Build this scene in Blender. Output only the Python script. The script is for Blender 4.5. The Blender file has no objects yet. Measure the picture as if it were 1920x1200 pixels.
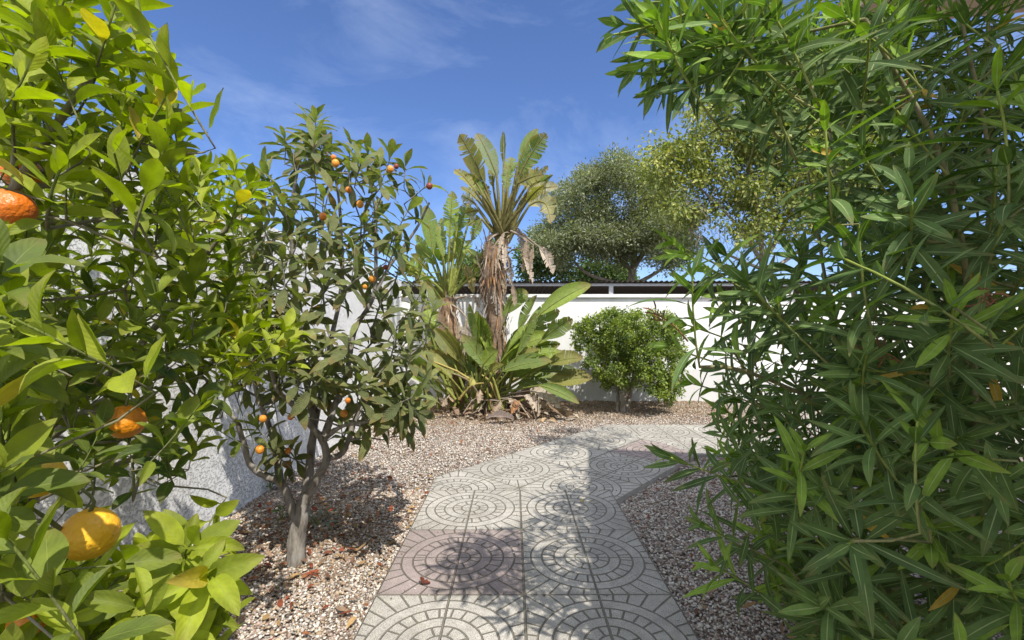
import bpy, bmesh, math, random
import numpy as np
from mathutils import Vector

RNG = np.random.default_rng(11)
random.seed(5)
SC = bpy.context.scene
COL = SC.collection
F, CX, CY, CAMZ = 866.0, 962.0, 613.0, 1.2      # focal length and horizon of the photo, in its own pixels
PI = math.pi


def P(px, py, Y):
    """point at depth Y along the garden that the photo shows at (px, py)"""
    return np.array([(px - CX) / F * Y, Y, CAMZ - (py - CY) / F * Y])


def gp(px, py, z=0.0):
    """point on the ground"""
    Y = F * (CAMZ - z) / (py - CY)
    return np.array([(px - CX) / F * Y, Y, z])


def unit(v):
    v = np.asarray(v, float)
    return v / np.maximum(np.linalg.norm(v, axis=-1, keepdims=True), 1e-9)


def rnd(a, b, n=None):
    return RNG.uniform(a, b, n)


# ------------------------------------------------------------------ objects
def tag(o, label, cat, group=None, kind=None):
    if label: o['label'] = label
    if cat: o['category'] = cat
    if group: o['group'] = group
    if kind: o['kind'] = kind
    return o


def empty(name, loc, label, cat, group=None):
    o = bpy.data.objects.new(name, None)
    COL.objects.link(o)
    o.location = Vector([float(c) for c in loc])
    o.empty_display_size = 0.1
    return tag(o, label, cat, group)


class Acc:
    """collects arrays of vertices, faces, uv and colours and links them as one mesh object"""
    def __init__(self):
        self.v, self.f3, self.f4, self.uv, self.c, self.n = [], [], [], [], [], 0

    def add(self, verts, quads=None, tris=None, uv=None, col=None):
        verts = np.asarray(verts, float).reshape(-1, 3)
        n = len(verts)
        self.v.append(verts)
        self.uv.append(np.zeros((n, 2)) if uv is None else np.asarray(uv, float).reshape(-1, 2))
        if col is None:
            col = np.ones((n, 3))
        col = np.asarray(col, float)
        if col.ndim == 1:
            col = np.tile(col, (n, 1))
        self.c.append(col.reshape(-1, 3))
        if quads is not None and len(quads):
            self.f4.append(np.asarray(quads, np.int64).reshape(-1, 4) + self.n)
        if tris is not None and len(tris):
            self.f3.append(np.asarray(tris, np.int64).reshape(-1, 3) + self.n)
        self.n += n

    def build(self, name, mat, parent=None, smooth=True, origin=None):
        V = np.concatenate(self.v)
        if parent is not None:
            V = V - np.array(parent.location)
        elif origin is not None:
            V = V - np.asarray(origin, float)
        UV = np.concatenate(self.uv); C = np.concatenate(self.c)
        q = np.concatenate(self.f4) if self.f4 else np.zeros((0, 4), np.int64)
        t = np.concatenate(self.f3) if self.f3 else np.zeros((0, 3), np.int64)
        me = bpy.data.meshes.new(name)
        me.vertices.add(len(V)); me.vertices.foreach_set('co', V.ravel().astype(np.float32))
        li = np.concatenate([q.ravel(), t.ravel()]).astype(np.int32)
        me.loops.add(len(li)); me.loops.foreach_set('vertex_index', li)
        npoly = len(q) + len(t)
        me.polygons.add(npoly)
        ls = np.concatenate([np.arange(len(q)) * 4, len(q) * 4 + np.arange(len(t)) * 3]).astype(np.int32)
        me.polygons.foreach_set('loop_start', ls)
        me.polygons.foreach_set('use_smooth', np.full(npoly, bool(smooth)))
        uvl = me.uv_layers.new(name='UVMap')
        uvl.data.foreach_set('uv', UV[li].ravel().astype(np.float32))
        ca = me.color_attributes.new('Col', 'FLOAT_COLOR', 'POINT')
        ca.data.foreach_set('color', np.concatenate([C, np.ones((len(C), 1))], 1).ravel().astype(np.float32))
        me.update(calc_edges=True); me.validate()
        me.materials.append(mat)
        o = bpy.data.objects.new(name, me)
        COL.objects.link(o)
        if parent is not None:
            o.parent = parent
        elif origin is not None:
            o.location = Vector([float(c) for c in origin])
        return o


def box(acc, lo, hi, rot=None, col=None, pivot=(0, 0)):
    lo = np.array(lo, float); hi = np.array(hi, float)
    c = np.array([[x, y, z] for z in (lo[2], hi[2]) for y in (lo[1], hi[1]) for x in (lo[0], hi[0])])
    if rot:
        ca, sa = math.cos(rot), math.sin(rot)
        d = c[:, :2] - np.array(pivot)
        c[:, 0] = pivot[0] + d[:, 0] * ca - d[:, 1] * sa
        c[:, 1] = pivot[1] + d[:, 0] * sa + d[:, 1] * ca
    f = [[0, 2, 3, 1], [4, 5, 7, 6], [0, 1, 5, 4], [2, 6, 7, 3], [0, 4, 6, 2], [1, 3, 7, 5]]
    for q in f:
        acc.add(c[q], quads=[[0, 1, 2, 3]], col=col)


def tube(acc, pts, rad, sides=6, col=None, cap=True, rough=0.0):
    pts = np.asarray(pts, float); m = len(pts)
    rad = np.broadcast_to(np.asarray(rad, float), (m,))
    tan = unit(np.gradient(pts, axis=0))
    ref = np.array([0.31, 0.17, 0.93]) if abs(tan[0][2]) < 0.8 else np.array([0.95, 0.2, 0.1])
    a = ref - (tan @ ref)[:, None] * tan
    a = unit(a); b = np.cross(tan, a)
    th = np.arange(sides) / sides * 2 * PI
    rr = rad[:, None] * (1 + rough * RNG.normal(size=(m, sides)))
    V = pts[:, None] + rr[..., None] * (np.cos(th)[None, :, None] * a[:, None] + np.sin(th)[None, :, None] * b[:, None])
    i = np.arange(m - 1)[:, None] * sides; j = np.arange(sides)[None]; k = (j + 1) % sides
    Q = np.stack([i + j, i + k, i + sides + k, i + sides + j], -1).reshape(-1, 4)
    ln = np.concatenate([[0], np.cumsum(np.linalg.norm(np.diff(pts, axis=0), axis=1))])
    uv = np.stack(np.broadcast_arrays(j / sides, ln[:, None]), -1).reshape(-1, 2)
    rc = None if col is None else np.asarray(col, float)
    acc.add(V.reshape(-1, 3), quads=Q, uv=uv, col=np.repeat(rc, sides, 0) if rc is not None and rc.ndim == 2 else rc)
    if cap:
        for e, o in ((0, -1), (m - 1, 1)):
            ring = V[e]; c = pts[e] + tan[e] * o * rad[e] * 0.3
            vv = np.concatenate([ring, c[None]])
            tr = [[jj, (jj + 1) % sides, sides] if o > 0 else [(jj + 1) % sides, jj, sides] for jj in range(sides)]
            acc.add(vv, tris=tr, col=rc[e] if rc is not None and rc.ndim == 2 else rc)


def curve(pts, n):
    """smooth curve through points (Catmull-Rom)"""
    p = np.asarray(pts, float)
    if len(p) == 2:
        t = np.linspace(0, 1, n)[:, None]
        return p[0] * (1 - t) + p[1] * t
    q = np.concatenate([[2 * p[0] - p[1]], p, [2 * p[-1] - p[-2]]])
    out = []
    for s in np.linspace(0, len(p) - 1 - 1e-6, n):
        k = int(s); t = s - k
        a, b, c, d = q[k:k + 4]
        out.append(0.5 * (2 * b + (c - a) * t + (2 * a - 5 * b + 4 * c - d) * t * t + (3 * b - 3 * c + d - a) * t ** 3))
    return np.array(out)


# ------------------------------------------------------------------ leaves
def profile(kind, u):
    if kind == 'oleander':
        w = np.sin(PI * np.clip(u, 0, 1) ** 0.92) ** 0.85
    elif kind == 'citrus':
        w = np.sin(PI * np.clip((u - 0.10) / 0.90, 0, 1) ** 0.88) ** 0.8
    elif kind == 'loquat':
        w = np.sin(PI * np.clip(u, 0, 1) ** 1.22) ** 0.9
    else:
        w = np.sin(PI * np.clip(u, 0, 1)) ** 0.8
    return np.maximum(w, np.where(u < 0.5, 0.07, 0.0))


def leaves(acc, base, d, n, L, W, kind, curl, fold, col, nu=7, half=2, wave=0.0):
    N = len(base)
    if N == 0:
        return
    base = np.asarray(base, float); d = unit(d); n = np.asarray(n, float)
    n = unit(n - np.sum(n * d, 1, keepdims=True) * d + 1e-5 * RNG.normal(size=(N, 3)))
    s = np.cross(d, n)
    u = np.linspace(0, 1, nu + 1)
    v = np.linspace(-1, 1, 2 * half + 1)
    th = np.asarray(curl)[:, None] * (u[None] ** 1.2)
    du = 1.0 / nu
    thm = (th[:, 1:] + th[:, :-1]) / 2
    cx = np.concatenate([np.zeros((N, 1)), np.cumsum(np.cos(thm), 1) * du], 1) * L[:, None]
    cz = np.concatenate([np.zeros((N, 1)), -np.cumsum(np.sin(thm), 1) * du], 1) * L[:, None]
    cen = base[:, None] + cx[..., None] * d[:, None] + cz[..., None] * n[:, None]
    nl = np.sin(th)[..., None] * d[:, None] + np.cos(th)[..., None] * n[:, None]
    w = profile(kind, u)[None, :] * W[:, None] * 0.5
    ph = RNG.uniform(0, 6.28, (N, 1))
    wv = wave * W[:, None] * np.sin(u[None] * 16 + ph)
    cf = np.cos(fold)[:, None, None]; sf = np.sin(fold)[:, None, None]
    off = w[..., None] * v[None, None]                       # N,nu+1,nv
    lift = np.abs(off) * sf + wv[..., None] * np.abs(v)[None, None] * np.where(v < 0, 1, -0.7)[None, None]
    V = cen[:, :, None] + (off * cf)[..., None] * s[:, None, None] + lift[..., None] * nl[:, :, None]
    nv = len(v)
    idx = np.arange((nu + 1) * nv).reshape(nu + 1, nv)
    q = np.stack([idx[:-1, :-1], idx[1:, :-1], idx[1:, 1:], idx[:-1, 1:]], -1).reshape(-1, 4)
    Q = (np.arange(N)[:, None, None] * (nu + 1) * nv + q[None]).reshape(-1, 4)
    uv = np.stack(np.meshgrid(u, v * 0.5 + 0.5, indexing='ij'), -1)
    acc.add(V.reshape(-1, 3), quads=Q, uv=np.tile(uv.reshape(-1, 2), (N, 1)),
            col=np.repeat(np.asarray(col), (nu + 1) * nv, 0))


def small_leaves(acc, base, d, n, L, W, col):
    """five-cornered little leaves, folded on the midrib, for crowns far away"""
    N = len(base); d = unit(d)
    n = unit(n - np.sum(n * d, 1, keepdims=True) * d + 1e-5 * RNG.normal(size=(N, 3)))
    s = np.cross(d, n)
    L = L[:, None]; W = W[:, None]
    a = base; b = base + d * L * 0.45 + s * W * 0.5 + n * W * 0.12
    c = base + d * L - n * L * 0.12; e = base + d * L * 0.45 - s * W * 0.5 + n * W * 0.12
    V = np.stack([a, b, c, e], 1)
    i = np.arange(N)[:, None] * 4
    T = np.concatenate([i + np.array([[0, 2, 1]]), i + np.array([[0, 3, 2]])], 0)
    uv = np.tile(np.array([[0, .5], [.45, 1], [1, .5], [.45, 0]]), (N, 1))
    acc.add(V.reshape(-1, 3), tris=T, uv=uv, col=np.repeat(col, 4, 0))


def mixcol(a, b, t):
    a = np.asarray(a, float); b = np.asarray(b, float); t = np.asarray(t)[:, None]
    return a * (1 - t) + b * t


# ------------------------------------------------------------------ branching
class Tree:
    def __init__(self, twig=0.0022, power=0.46):
        self.p, self.par, self.chains, self.over = [], [], [], []
        self.twig, self.power = twig, power
        self.tips = []

    def node(self, p, par, over=0.0):
        self.p.append(np.asarray(p, float)); self.par.append(par); self.over.append(over)
        return len(self.p) - 1

    def limb(self, pts, r0, r1, start=None, n=None):
        pts = [np.asarray(p, float) for p in pts]
        if start is not None:
            P0 = np.array(self.p)
            k = int(np.argmin(np.linalg.norm(P0 - pts[0], axis=1)))
            pts[0] = self.p[k]
        n = n or 4 * len(pts)
        c = curve(pts, n)
        rr = np.linspace(r0, r1, n)
        ch = []
        if start is not None:
            ch.append(k); par = k; c = c[1:]; rr = rr[1:]
        else:
            par = -1
        for q, r in zip(c, rr):
            par = self.node(q, par, r); ch.append(par)
        self.chains.append((ch, 8))

    def shoots(self, tips, dirs, Ls, seg=4, bend=0.25, down=0.0):
        tips = np.asarray(tips); dirs = unit(dirs)
        st = tips - dirs * Ls[:, None]
        P0 = np.array(self.p)
        dist = np.array([np.min(np.linalg.norm(P0 - s, axis=1)) for s in st])
        for i in np.argsort(dist):
            P0 = np.array(self.p)
            s = st[i]
            dv = s - P0
            dd = np.linalg.norm(dv, axis=1) + 1e-6
            cost = dd + 0.35 * np.maximum(0, P0[:, 2] - s[2]) - down * dd * (dv[:, 2] / dd)
            cost = cost + 0.25 * dd * (1 - (dv @ dirs[i]) / dd)
            k = int(np.argmin(cost))
            a = P0[k]
            D = np.linalg.norm(s - a)
            c1 = a + (s - a) * 0.4 + np.array([0, 0, 0.12 * D]) + RNG.normal(size=3) * 0.06 * D
            c2 = s - dirs[i] * 0.3 * D
            ns = max(2, min(7, int(D / 0.07)))
            ch = [k]; par = k
            for t in np.linspace(0, 1, ns + 1)[1:]:
                q = a * (1 - t) ** 3 + 3 * c1 * t * (1 - t) ** 2 + 3 * c2 * t * t * (1 - t) + s * t ** 3
                par = self.node(q, par); ch.append(par)
            side = unit(np.cross(dirs[i], RNG.normal(size=3)))
            pts = []
            for t in np.linspace(0, 1, seg + 1)[1:]:
                q = s + dirs[i] * Ls[i] * t + side * Ls[i] * bend * 0.4 * (t * (1 - t))
                par = self.node(q, par); ch.append(par); pts.append(q)
            self.chains.append((ch, 5))
            self.tips.append(np.array([s] + pts))
        return self

    def mesh(self, acc, col=(1, 1, 1), rough=0.03, sides=None, young=None, ny=5):
        n = len(self.p)
        cnt = np.zeros(n)
        has = np.zeros(n, bool)
        for k in range(n):
            if self.par[k] >= 0:
                has[self.par[k]] = True
        cnt[~has] = 1
        for k in range(n - 1, -1, -1):
            if self.par[k] >= 0:
                cnt[self.par[k]] += cnt[k]
        r = self.twig * np.maximum(cnt, 1) ** self.power
        r = np.where(np.array(self.over) > 0, self.over, r)
        for k in range(n):
            if self.par[k] >= 0 and self.over[k] <= 0:
                r[k] = min(r[k], r[self.par[k]] * .92 + .0003)
        P0 = np.array(self.p)
        for ch, sd in self.chains:
            pts = P0[ch]; rr = r[ch].copy()
            if len(ch) > 1:
                rr[0] = min(rr[0], rr[1] * 1.25)
            cc = np.tile(np.asarray(col, float), (len(ch), 1))
            if young is not None and sd == 5:
                w_ = np.clip(1 - (len(ch) - 1 - np.arange(len(ch))) / ny, 0, 1)[:, None]
                cc = cc * (1 - w_) + np.asarray(young) * w_
            tube(acc, pts, rr, sides or sd, col=cc, rough=rough)


def scatter(n, poly, depth, sep=0.0, ok=None, tries=60):
    """tips whose picture lies in a polygon, spread through a range of depths"""
    poly = np.asarray(poly, float)
    x0, y0 = poly.min(0); x1, y1 = poly.max(0)
    out = []
    for _ in range(n * tries):
        if len(out) >= n:
            break
        x, y = rnd(x0, x1), rnd(y0, y1)
        ins = False; j = len(poly) - 1
        for i in range(len(poly)):
            if (poly[i][1] > y) != (poly[j][1] > y) and x < (poly[j][0] - poly[i][0]) * (y - poly[i][1]) / (poly[j][1] - poly[i][1]) + poly[i][0]:
                ins = not ins
            j = i
        if not ins:
            continue
        a, b = depth(x, y) if callable(depth) else depth
        q = P(x, y, rnd(a, b))
        if ok is not None and not ok(q):
            continue
        if sep and out and np.min(np.linalg.norm(np.array(out) - q, axis=1)) < sep:
            continue
        out.append(q)
    return np.array(out)


def in_view(q, px, py, rx, ry, ymax):
    """points seen within an ellipse of the photo, nearer than ymax"""
    x = CX + q[:, 0] / q[:, 1] * F; y = CY - (q[:, 2] - CAMZ) / q[:, 1] * F
    return (((x - px) / rx) ** 2 + ((y - py) / ry) ** 2 < 1) & (q[:, 1] < ymax)


# ------------------------------------------------------------------ materials
def new_mat(name):
    m = bpy.data.materials.new(name); m.use_nodes = True
    nt = m.node_tree; nt.nodes.clear()
    return m, nt


def N(nt, t, **kw):
    n = nt.nodes.new(t)
    for k, v in kw.items():
        if k.startswith('i_'):
            n.inputs[int(k[2:]) if k[2:].isdigit() else k[2:].replace('_', ' ')].default_value = v
        else:
            setattr(n, k, v)
    return n


def math_(nt, op, a, b=None, c=None):
    n = nt.nodes.new('ShaderNodeMath'); n.operation = op
    for i, x in enumerate((a, b, c)):
        if x is None: continue
        if isinstance(x, (int, float)): n.inputs[i].default_value = x
        else: nt.links.new(x, n.inputs[i])
    return n.outputs[0]


def mixrgb(nt, fac, a, b, blend='MIX'):
    n = nt.nodes.new('ShaderNodeMix'); n.data_type = 'RGBA'; n.blend_type = blend
    for s, x in ((n.inputs[0], fac), (n.inputs[6], a), (n.inputs[7], b)):
        if isinstance(x, (int, float)): s.default_value = x
        elif isinstance(x, (tuple, list)): s.default_value = (*x[:3], 1)
        else: nt.links.new(x, s)
    return n.outputs[2]


def noise(nt, scale, detail=4, vec=None, rough=0.55, dist=0.0):
    n = nt.nodes.new('ShaderNodeTexNoise')
    n.inputs['Scale'].default_value = scale; n.inputs['Detail'].default_value = detail
    n.inputs['Roughness'].default_value = rough; n.inputs['Distortion'].default_value = dist
    if vec is not None: nt.links.new(vec, n.inputs['Vector'])
    return n


def ramp(nt, fac, stops):
    n = nt.nodes.new('ShaderNodeValToRGB')
    e = n.color_ramp.elements
    while len(e) < len(stops): e.new(0.5)
    for k, (p, c) in enumerate(stops):
        e[k].position = p
        e[k].color = (c, c, c, 1) if isinstance(c, (int, float)) else (*c, 1)
    nt.links.new(fac, n.inputs[0])
    return n.outputs[0]


def out(nt, shader):
    o = nt.nodes.new('ShaderNodeOutputMaterial'); nt.links.new(shader, o.inputs[0])


def bsdf(nt, col, rough=0.6, spec=0.4, bump=None, bdist=0.01, bstr=1.0):
    b = nt.nodes.new('ShaderNodeBsdfPrincipled')
    if isinstance(col, (tuple, list)): b.inputs['Base Color'].default_value = (*col[:3], 1)
    else: nt.links.new(col, b.inputs['Base Color'])
    if isinstance(rough, (int, float)): b.inputs['Roughness'].default_value = rough
    else: nt.links.new(rough, b.inputs['Roughness'])
    b.inputs['Specular IOR Level'].default_value = spec
    if bump is not None:
        k = nt.nodes.new('ShaderNodeBump'); k.inputs['Distance'].default_value = bdist
        k.inputs['Strength'].default_value = bstr
        nt.links.new(bump, k.inputs['Height']); nt.links.new(k.outputs[0], b.inputs['Normal'])
    return b


def leaf_mat(name, vein=(0.30, 0.36, 0.12), veinw=0.03, under=(1.15, 1.15, 1.3), undermix=0.6, trans=0.32,
             tcol=(1.5, 1.7, 0.45), rough=0.42, spec=0.45, lateral=0.0, latn=16.0, latdist=0.0015, blem=0.8):
    m, nt = new_mat(name)
    at = N(nt, 'ShaderNodeAttribute', attribute_name='Col')
    uv = N(nt, 'ShaderNodeUVMap', uv_map='UVMap')
    sp = N(nt, 'ShaderNodeSeparateXYZ'); nt.links.new(uv.outputs[0], sp.inputs[0])
    geo = N(nt, 'ShaderNodeNewGeometry')
    tc = N(nt, 'ShaderNodeTexCoord')
    nz = noise(nt, 38, 3, tc.outputs['Object'])
    var = ramp(nt, nz.outputs['Fac'], [(0.3, 0.78), (0.7, 1.22)])
    c = mixrgb(nt, 1.0, at.outputs['Color'], var, 'MULTIPLY')
    av = math_(nt, 'ABSOLUTE', math_(nt, 'SUBTRACT', sp.outputs[1], 0.5))
    vw = math_(nt, 'MULTIPLY', math_(nt, 'SUBTRACT', 1.15, sp.outputs[0]), veinw)
    vm = math_(nt, 'SMOOTH_MIN', 1.0, math_(nt, 'MAXIMUM', 0.0, math_(nt, 'SUBTRACT', 1.0, math_(nt, 'DIVIDE', av, vw))), 0.1)
    c = mixrgb(nt, math_(nt, 'MULTIPLY', vm, 0.9), c, vein)
    bl = noise(nt, 16, 4, tc.outputs['Object'], 0.7)
    tipm = N(nt, 'ShaderNodeMapRange'); tipm.inputs['From Min'].default_value = 1.12; tipm.inputs['From Max'].default_value = 1.45
    nt.links.new(math_(nt, 'ADD', sp.outputs[0], math_(nt, 'SUBTRACT', bl.outputs['Fac'], 0.08)), tipm.inputs['Value'])
    c = mixrgb(nt, math_(nt, 'MULTIPLY', tipm.outputs[0], blem), c, (0.22, 0.15, 0.05))
    sn2 = noise(nt, 120, 2, tc.outputs['Object'], 0.6)
    c = mixrgb(nt, math_(nt, 'MULTIPLY', ramp(nt, sn2.outputs['Fac'], [(0.66, 0.0), (0.74, 1.0)]), blem * 0.5), c, (0.16, 0.13, 0.05))
    ph = math_(nt, 'SUBTRACT', math_(nt, 'MULTIPLY', sp.outputs[0], latn * 6.283), math_(nt, 'MULTIPLY', av, latn * 3.2))
    sn = math_(nt, 'SINE', ph)
    uc = mixrgb(nt, 1.0, c, (under[0], under[1], under[2]), 'MULTIPLY')
    uc = mixrgb(nt, 0.25, uc, (0.16, 0.19, 0.12))
    bf = math_(nt, 'MULTIPLY', geo.outputs['Backfacing'], undermix)
    c2 = mixrgb(nt, bf, c, uc)
    h = math_(nt, 'ADD', math_(nt, 'MULTIPLY', sn, 0.5 if lateral else 0.12), math_(nt, 'MULTIPLY', vm, -0.8))
    rg = math_(nt, 'ADD', math_(nt, 'MULTIPLY', geo.outputs['Backfacing'], 0.25), rough)
    b = bsdf(nt, c2, rg, spec, h, latdist if lateral else 0.0008, 0.7)
    tr = N(nt, 'ShaderNodeBsdfTranslucent')
    nt.links.new(mixrgb(nt, 1.0, c, tcol, 'MULTIPLY'), tr.inputs[0])
    mx = N(nt, 'ShaderNodeMixShader'); mx.inputs[0].default_value = trans
    nt.links.new(b.outputs[0], mx.inputs[1]); nt.links.new(tr.outputs[0], mx.inputs[2])
    out(nt, mx.outputs[0])
    return m


def bark_mat(name, a, b, scale=30, stretch=0.25, bd=0.006):
    m, nt = new_mat(name)
    tc = N(nt, 'ShaderNodeTexCoord')
    mp = N(nt, 'ShaderNodeMapping'); mp.inputs['Scale'].default_value = (1, 1, stretch)
    nt.links.new(tc.outputs['Object'], mp.inputs[0])
    n1 = noise(nt, scale, 6, mp.outputs[0], 0.65)
    n2 = noise(nt, scale * 0.3, 3, tc.outputs['Object'])
    at = N(nt, 'ShaderNodeAttribute', attribute_name='Col')
    c = mixrgb(nt, ramp(nt, n1.outputs['Fac'], [(0.35, 0.0), (0.62, 1.0)]), a, b)
    c = mixrgb(nt, ramp(nt, n2.outputs['Fac'], [(0.5, 0.0), (0.65, 0.5)]), c, tuple(0.6 * x + 0.12 for x in b))
    c = mixrgb(nt, 1.0, c, at.outputs['Color'], 'MULTIPLY')
    out(nt, bsdf(nt, c, 0.85, 0.2, n1.outputs['Fac'], bd).outputs[0])
    return m


def col_mat(name, rough=0.8, spec=0.25, bumpscale=60, bd=0.003, trans=0.0):
    """colour from the piece itself, with a fine grain"""
    m, nt = new_mat(name)
    at = N(nt, 'ShaderNodeAttribute', attribute_name='Col')
    tc = N(nt, 'ShaderNodeTexCoord')
    nz = noise(nt, bumpscale, 4, tc.outputs['Object'])
    c = mixrgb(nt, 1.0, at.outputs['Color'], ramp(nt, nz.outputs['Fac'], [(0.3, 0.75), (0.7, 1.2)]), 'MULTIPLY')
    b = bsdf(nt, c, rough, spec, nz.outputs['Fac'], bd)
    if trans:
        tr = N(nt, 'ShaderNodeBsdfTranslucent'); nt.links.new(c, tr.inputs[0])
        mx = N(nt, 'ShaderNodeMixShader'); mx.inputs[0].default_value = trans
        nt.links.new(b.outputs[0], mx.inputs[1]); nt.links.new(tr.outputs[0], mx.inputs[2])
        out(nt, mx.outputs[0])
    else:
        out(nt, b.outputs[0])
    return m


def wall_mat(name, base, scale, bd, stain=(0.45, 0.43, 0.40), amount=0.35, roughcast=False):
    m, nt = new_mat(name)
    tc = N(nt, 'ShaderNodeTexCoord')
    g = N(nt, 'ShaderNodeNewGeometry')
    n1 = noise(nt, scale, 5, g.outputs['Position'], 0.6, 0.3)
    h = n1.outputs['Fac']
    if roughcast:
        v = N(nt, 'ShaderNodeTexVoronoi'); v.inputs['Scale'].default_value = scale * 0.9
        v.feature = 'SMOOTH_F1'
        nt.links.new(g.outputs['Position'], v.inputs['Vector'])
        h = math_(nt, 'SUBTRACT', ramp(nt, n1.outputs['Fac'], [(0.36, 0.0), (0.50, 1.0)]), math_(nt, 'MULTIPLY', v.outputs['Distance'], 0.04))
    mp = N(nt, 'ShaderNodeMapping'); mp.inputs['Scale'].default_value = (3.0, 3.0, 0.5)
    nt.links.new(g.outputs['Position'], mp.inputs[0])
    n2 = noise(nt, 1.3, 6, mp.outputs[0], 0.6)
    n3 = noise(nt, 3.5, 5, g.outputs['Position'], 0.6)
    c = mixrgb(nt, math_(nt, 'MULTIPLY', ramp(nt, n2.outputs['Fac'], [(0.45, 0.0), (0.8, 1.0)]), amount), base, stain)
    c = mixrgb(nt, math_(nt, 'MULTIPLY', ramp(nt, n3.outputs['Fac'], [(0.5, 0.0), (0.75, 1.0)]), amount * 0.5), c, stain)
    out(nt, bsdf(nt, c, 0.85, 0.2, h, bd, 1.0).outputs[0])
    return m


def plain_mat(name, c, rough=0.5, metal=0.0, var=0.15, scale=12):
    m, nt = new_mat(name)
    g = N(nt, 'ShaderNodeNewGeometry')
    n1 = noise(nt, scale, 5, g.outputs['Position'])
    cc = mixrgb(nt, n1.outputs['Fac'], tuple(x * (1 - var) for x in c), tuple(x * (1 + var) for x in c))
    b = bsdf(nt, cc, rough, 0.4, n1.outputs['Fac'], 0.001)
    b.inputs['Metallic'].default_value = metal
    out(nt, b.outputs[0])
    return m


M_OLE = leaf_mat('oleander leaf', vein=(0.34, 0.42, 0.17), veinw=0.085, under=(1.7, 1.55, 1.9), trans=0.28, rough=0.48, spec=0.2, blem=0.3)
M_CIT = leaf_mat('citrus leaf', vein=(0.26, 0.30, 0.06), veinw=0.028, under=(1.3, 1.25, 1.6), trans=0.40, rough=0.36, spec=0.3, tcol=(1.5, 1.75, 0.25), lateral=1, latn=9, latdist=0.0003, blem=0.35)
M_LOQ = leaf_mat('loquat leaf', vein=(0.20, 0.22, 0.10), veinw=0.03, under=(1.7, 1.5, 1.6), trans=0.32, rough=0.45, spec=0.3, lateral=1, latn=11, latdist=0.004)
M_STR = leaf_mat('strelitzia blade', vein=(0.22, 0.24, 0.06), veinw=0.03, under=(1.2, 1.15, 1.4), trans=0.34, rough=0.38, spec=0.4)
M_SML = leaf_mat('small leaf', vein=(0.12, 0.16, 0.05), veinw=0.02, under=(1.3, 1.3, 1.5), trans=0.3, rough=0.45, spec=0.35)
M_DRY = col_mat('dry leaf', 0.85, 0.15, 45, 0.004, 0.2)
M_BARK_LOQ = bark_mat('loquat bark', (0.10, 0.087, 0.072), (0.26, 0.235, 0.20), 38, 0.3)
M_BARK_GREY = bark_mat('grey bark', (0.16, 0.13, 0.10), (0.36, 0.31, 0.25), 12, 0.3, 0.02)
M_BARK_CIT = bark_mat('citrus bark', (0.10, 0.09, 0.05), (0.22, 0.2, 0.12), 40, 0.3)
M_STEM = bark_mat('oleander stem', (0.13, 0.13, 0.06), (0.26, 0.24, 0.11), 50, 0.2, 0.002)
M_PEB = col_mat('pebble', 0.75, 0.3, 120, 0.002)
M_TRUNK_STR = col_mat('fibrous stem', 0.9, 0.15, 25, 0.012)


# ------------------------------------------------------------------ camera, light, sky
cam = bpy.data.cameras.new('camera'); co = bpy.data.objects.new('camera', cam); COL.objects.link(co)
co.location = (0, 0, CAMZ); co.rotation_euler = (PI / 2, 0, 0)
cam.sensor_width = 36; cam.lens = 36 * F / 1920
cam.shift_x = -2 / 1920; cam.shift_y = 13 / 1920
cam.clip_start = 0.02; cam.clip_end = 2000
SC.camera = co

TOSUN = Vector((0.34, -0.62, 1.0)).normalized()
sun = bpy.data.lights.new('sun', 'SUN'); so = bpy.data.objects.new('sun', sun); COL.objects.link(so)
sun.energy = 3.8; sun.angle = math.radians(0.55); sun.color = (1.0, 0.955, 0.88)
so.rotation_euler = TOSUN.to_track_quat('Z', 'Y').to_euler(); so.location = (2, -4, 9)

w = bpy.data.worlds.new('World'); SC.world = w; w.use_nodes = True
nt = w.node_tree; nt.nodes.clear()
sky = N(nt, 'ShaderNodeTexSky', sky_type='NISHITA')
sky.sun_disc = False; sky.sun_elevation = math.asin(TOSUN.z)
sky.sun_rotation = math.atan2(TOSUN.x, TOSUN.y)
sky.altitude = 50; sky.air_density = 1.0; sky.dust_density = 0.0; sky.ozone_density = 4.0
tc = N(nt, 'ShaderNodeTexCoord')
mp = N(nt, 'ShaderNodeMapping'); mp.inputs['Scale'].default_value = (1.0, 2.2, 2.6); mp.inputs['Rotation'].default_value = (0.3, 0.5, 0.4)
nt.links.new(tc.outputs['Generated'], mp.inputs[0])
cl = noise(nt, 2.2, 8, mp.outputs[0], 0.62, 0.6)
cm = math_(nt, 'MULTIPLY', ramp(nt, cl.outputs['Fac'], [(0.48, 0.0), (0.9, 1.0)]), 0.24)
blue = mixrgb(nt, 1.0, sky.outputs[0], (0.50, 0.55, 0.70), 'MULTIPLY')
# thin bright veil overhead and behind the camera, added out of view as fill light
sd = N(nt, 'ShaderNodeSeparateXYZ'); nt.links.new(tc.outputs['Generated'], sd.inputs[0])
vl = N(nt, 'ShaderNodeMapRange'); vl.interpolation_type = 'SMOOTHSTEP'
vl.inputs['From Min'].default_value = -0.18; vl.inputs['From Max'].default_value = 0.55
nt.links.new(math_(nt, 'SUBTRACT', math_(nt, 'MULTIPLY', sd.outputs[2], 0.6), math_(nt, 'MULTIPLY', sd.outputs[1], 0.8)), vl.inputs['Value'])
fill_veil = math_(nt, 'MULTIPLY', vl.outputs[0], ramp(nt, cl.outputs['Fac'], [(0.2, 0.6), (0.7, 1.0)]))
blue = mixrgb(nt, fill_veil, blue, (5.7, 6.05, 6.8))
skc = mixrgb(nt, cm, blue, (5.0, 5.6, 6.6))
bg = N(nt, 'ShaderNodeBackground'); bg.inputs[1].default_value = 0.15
nt.links.new(skc, bg.inputs[0])
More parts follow.
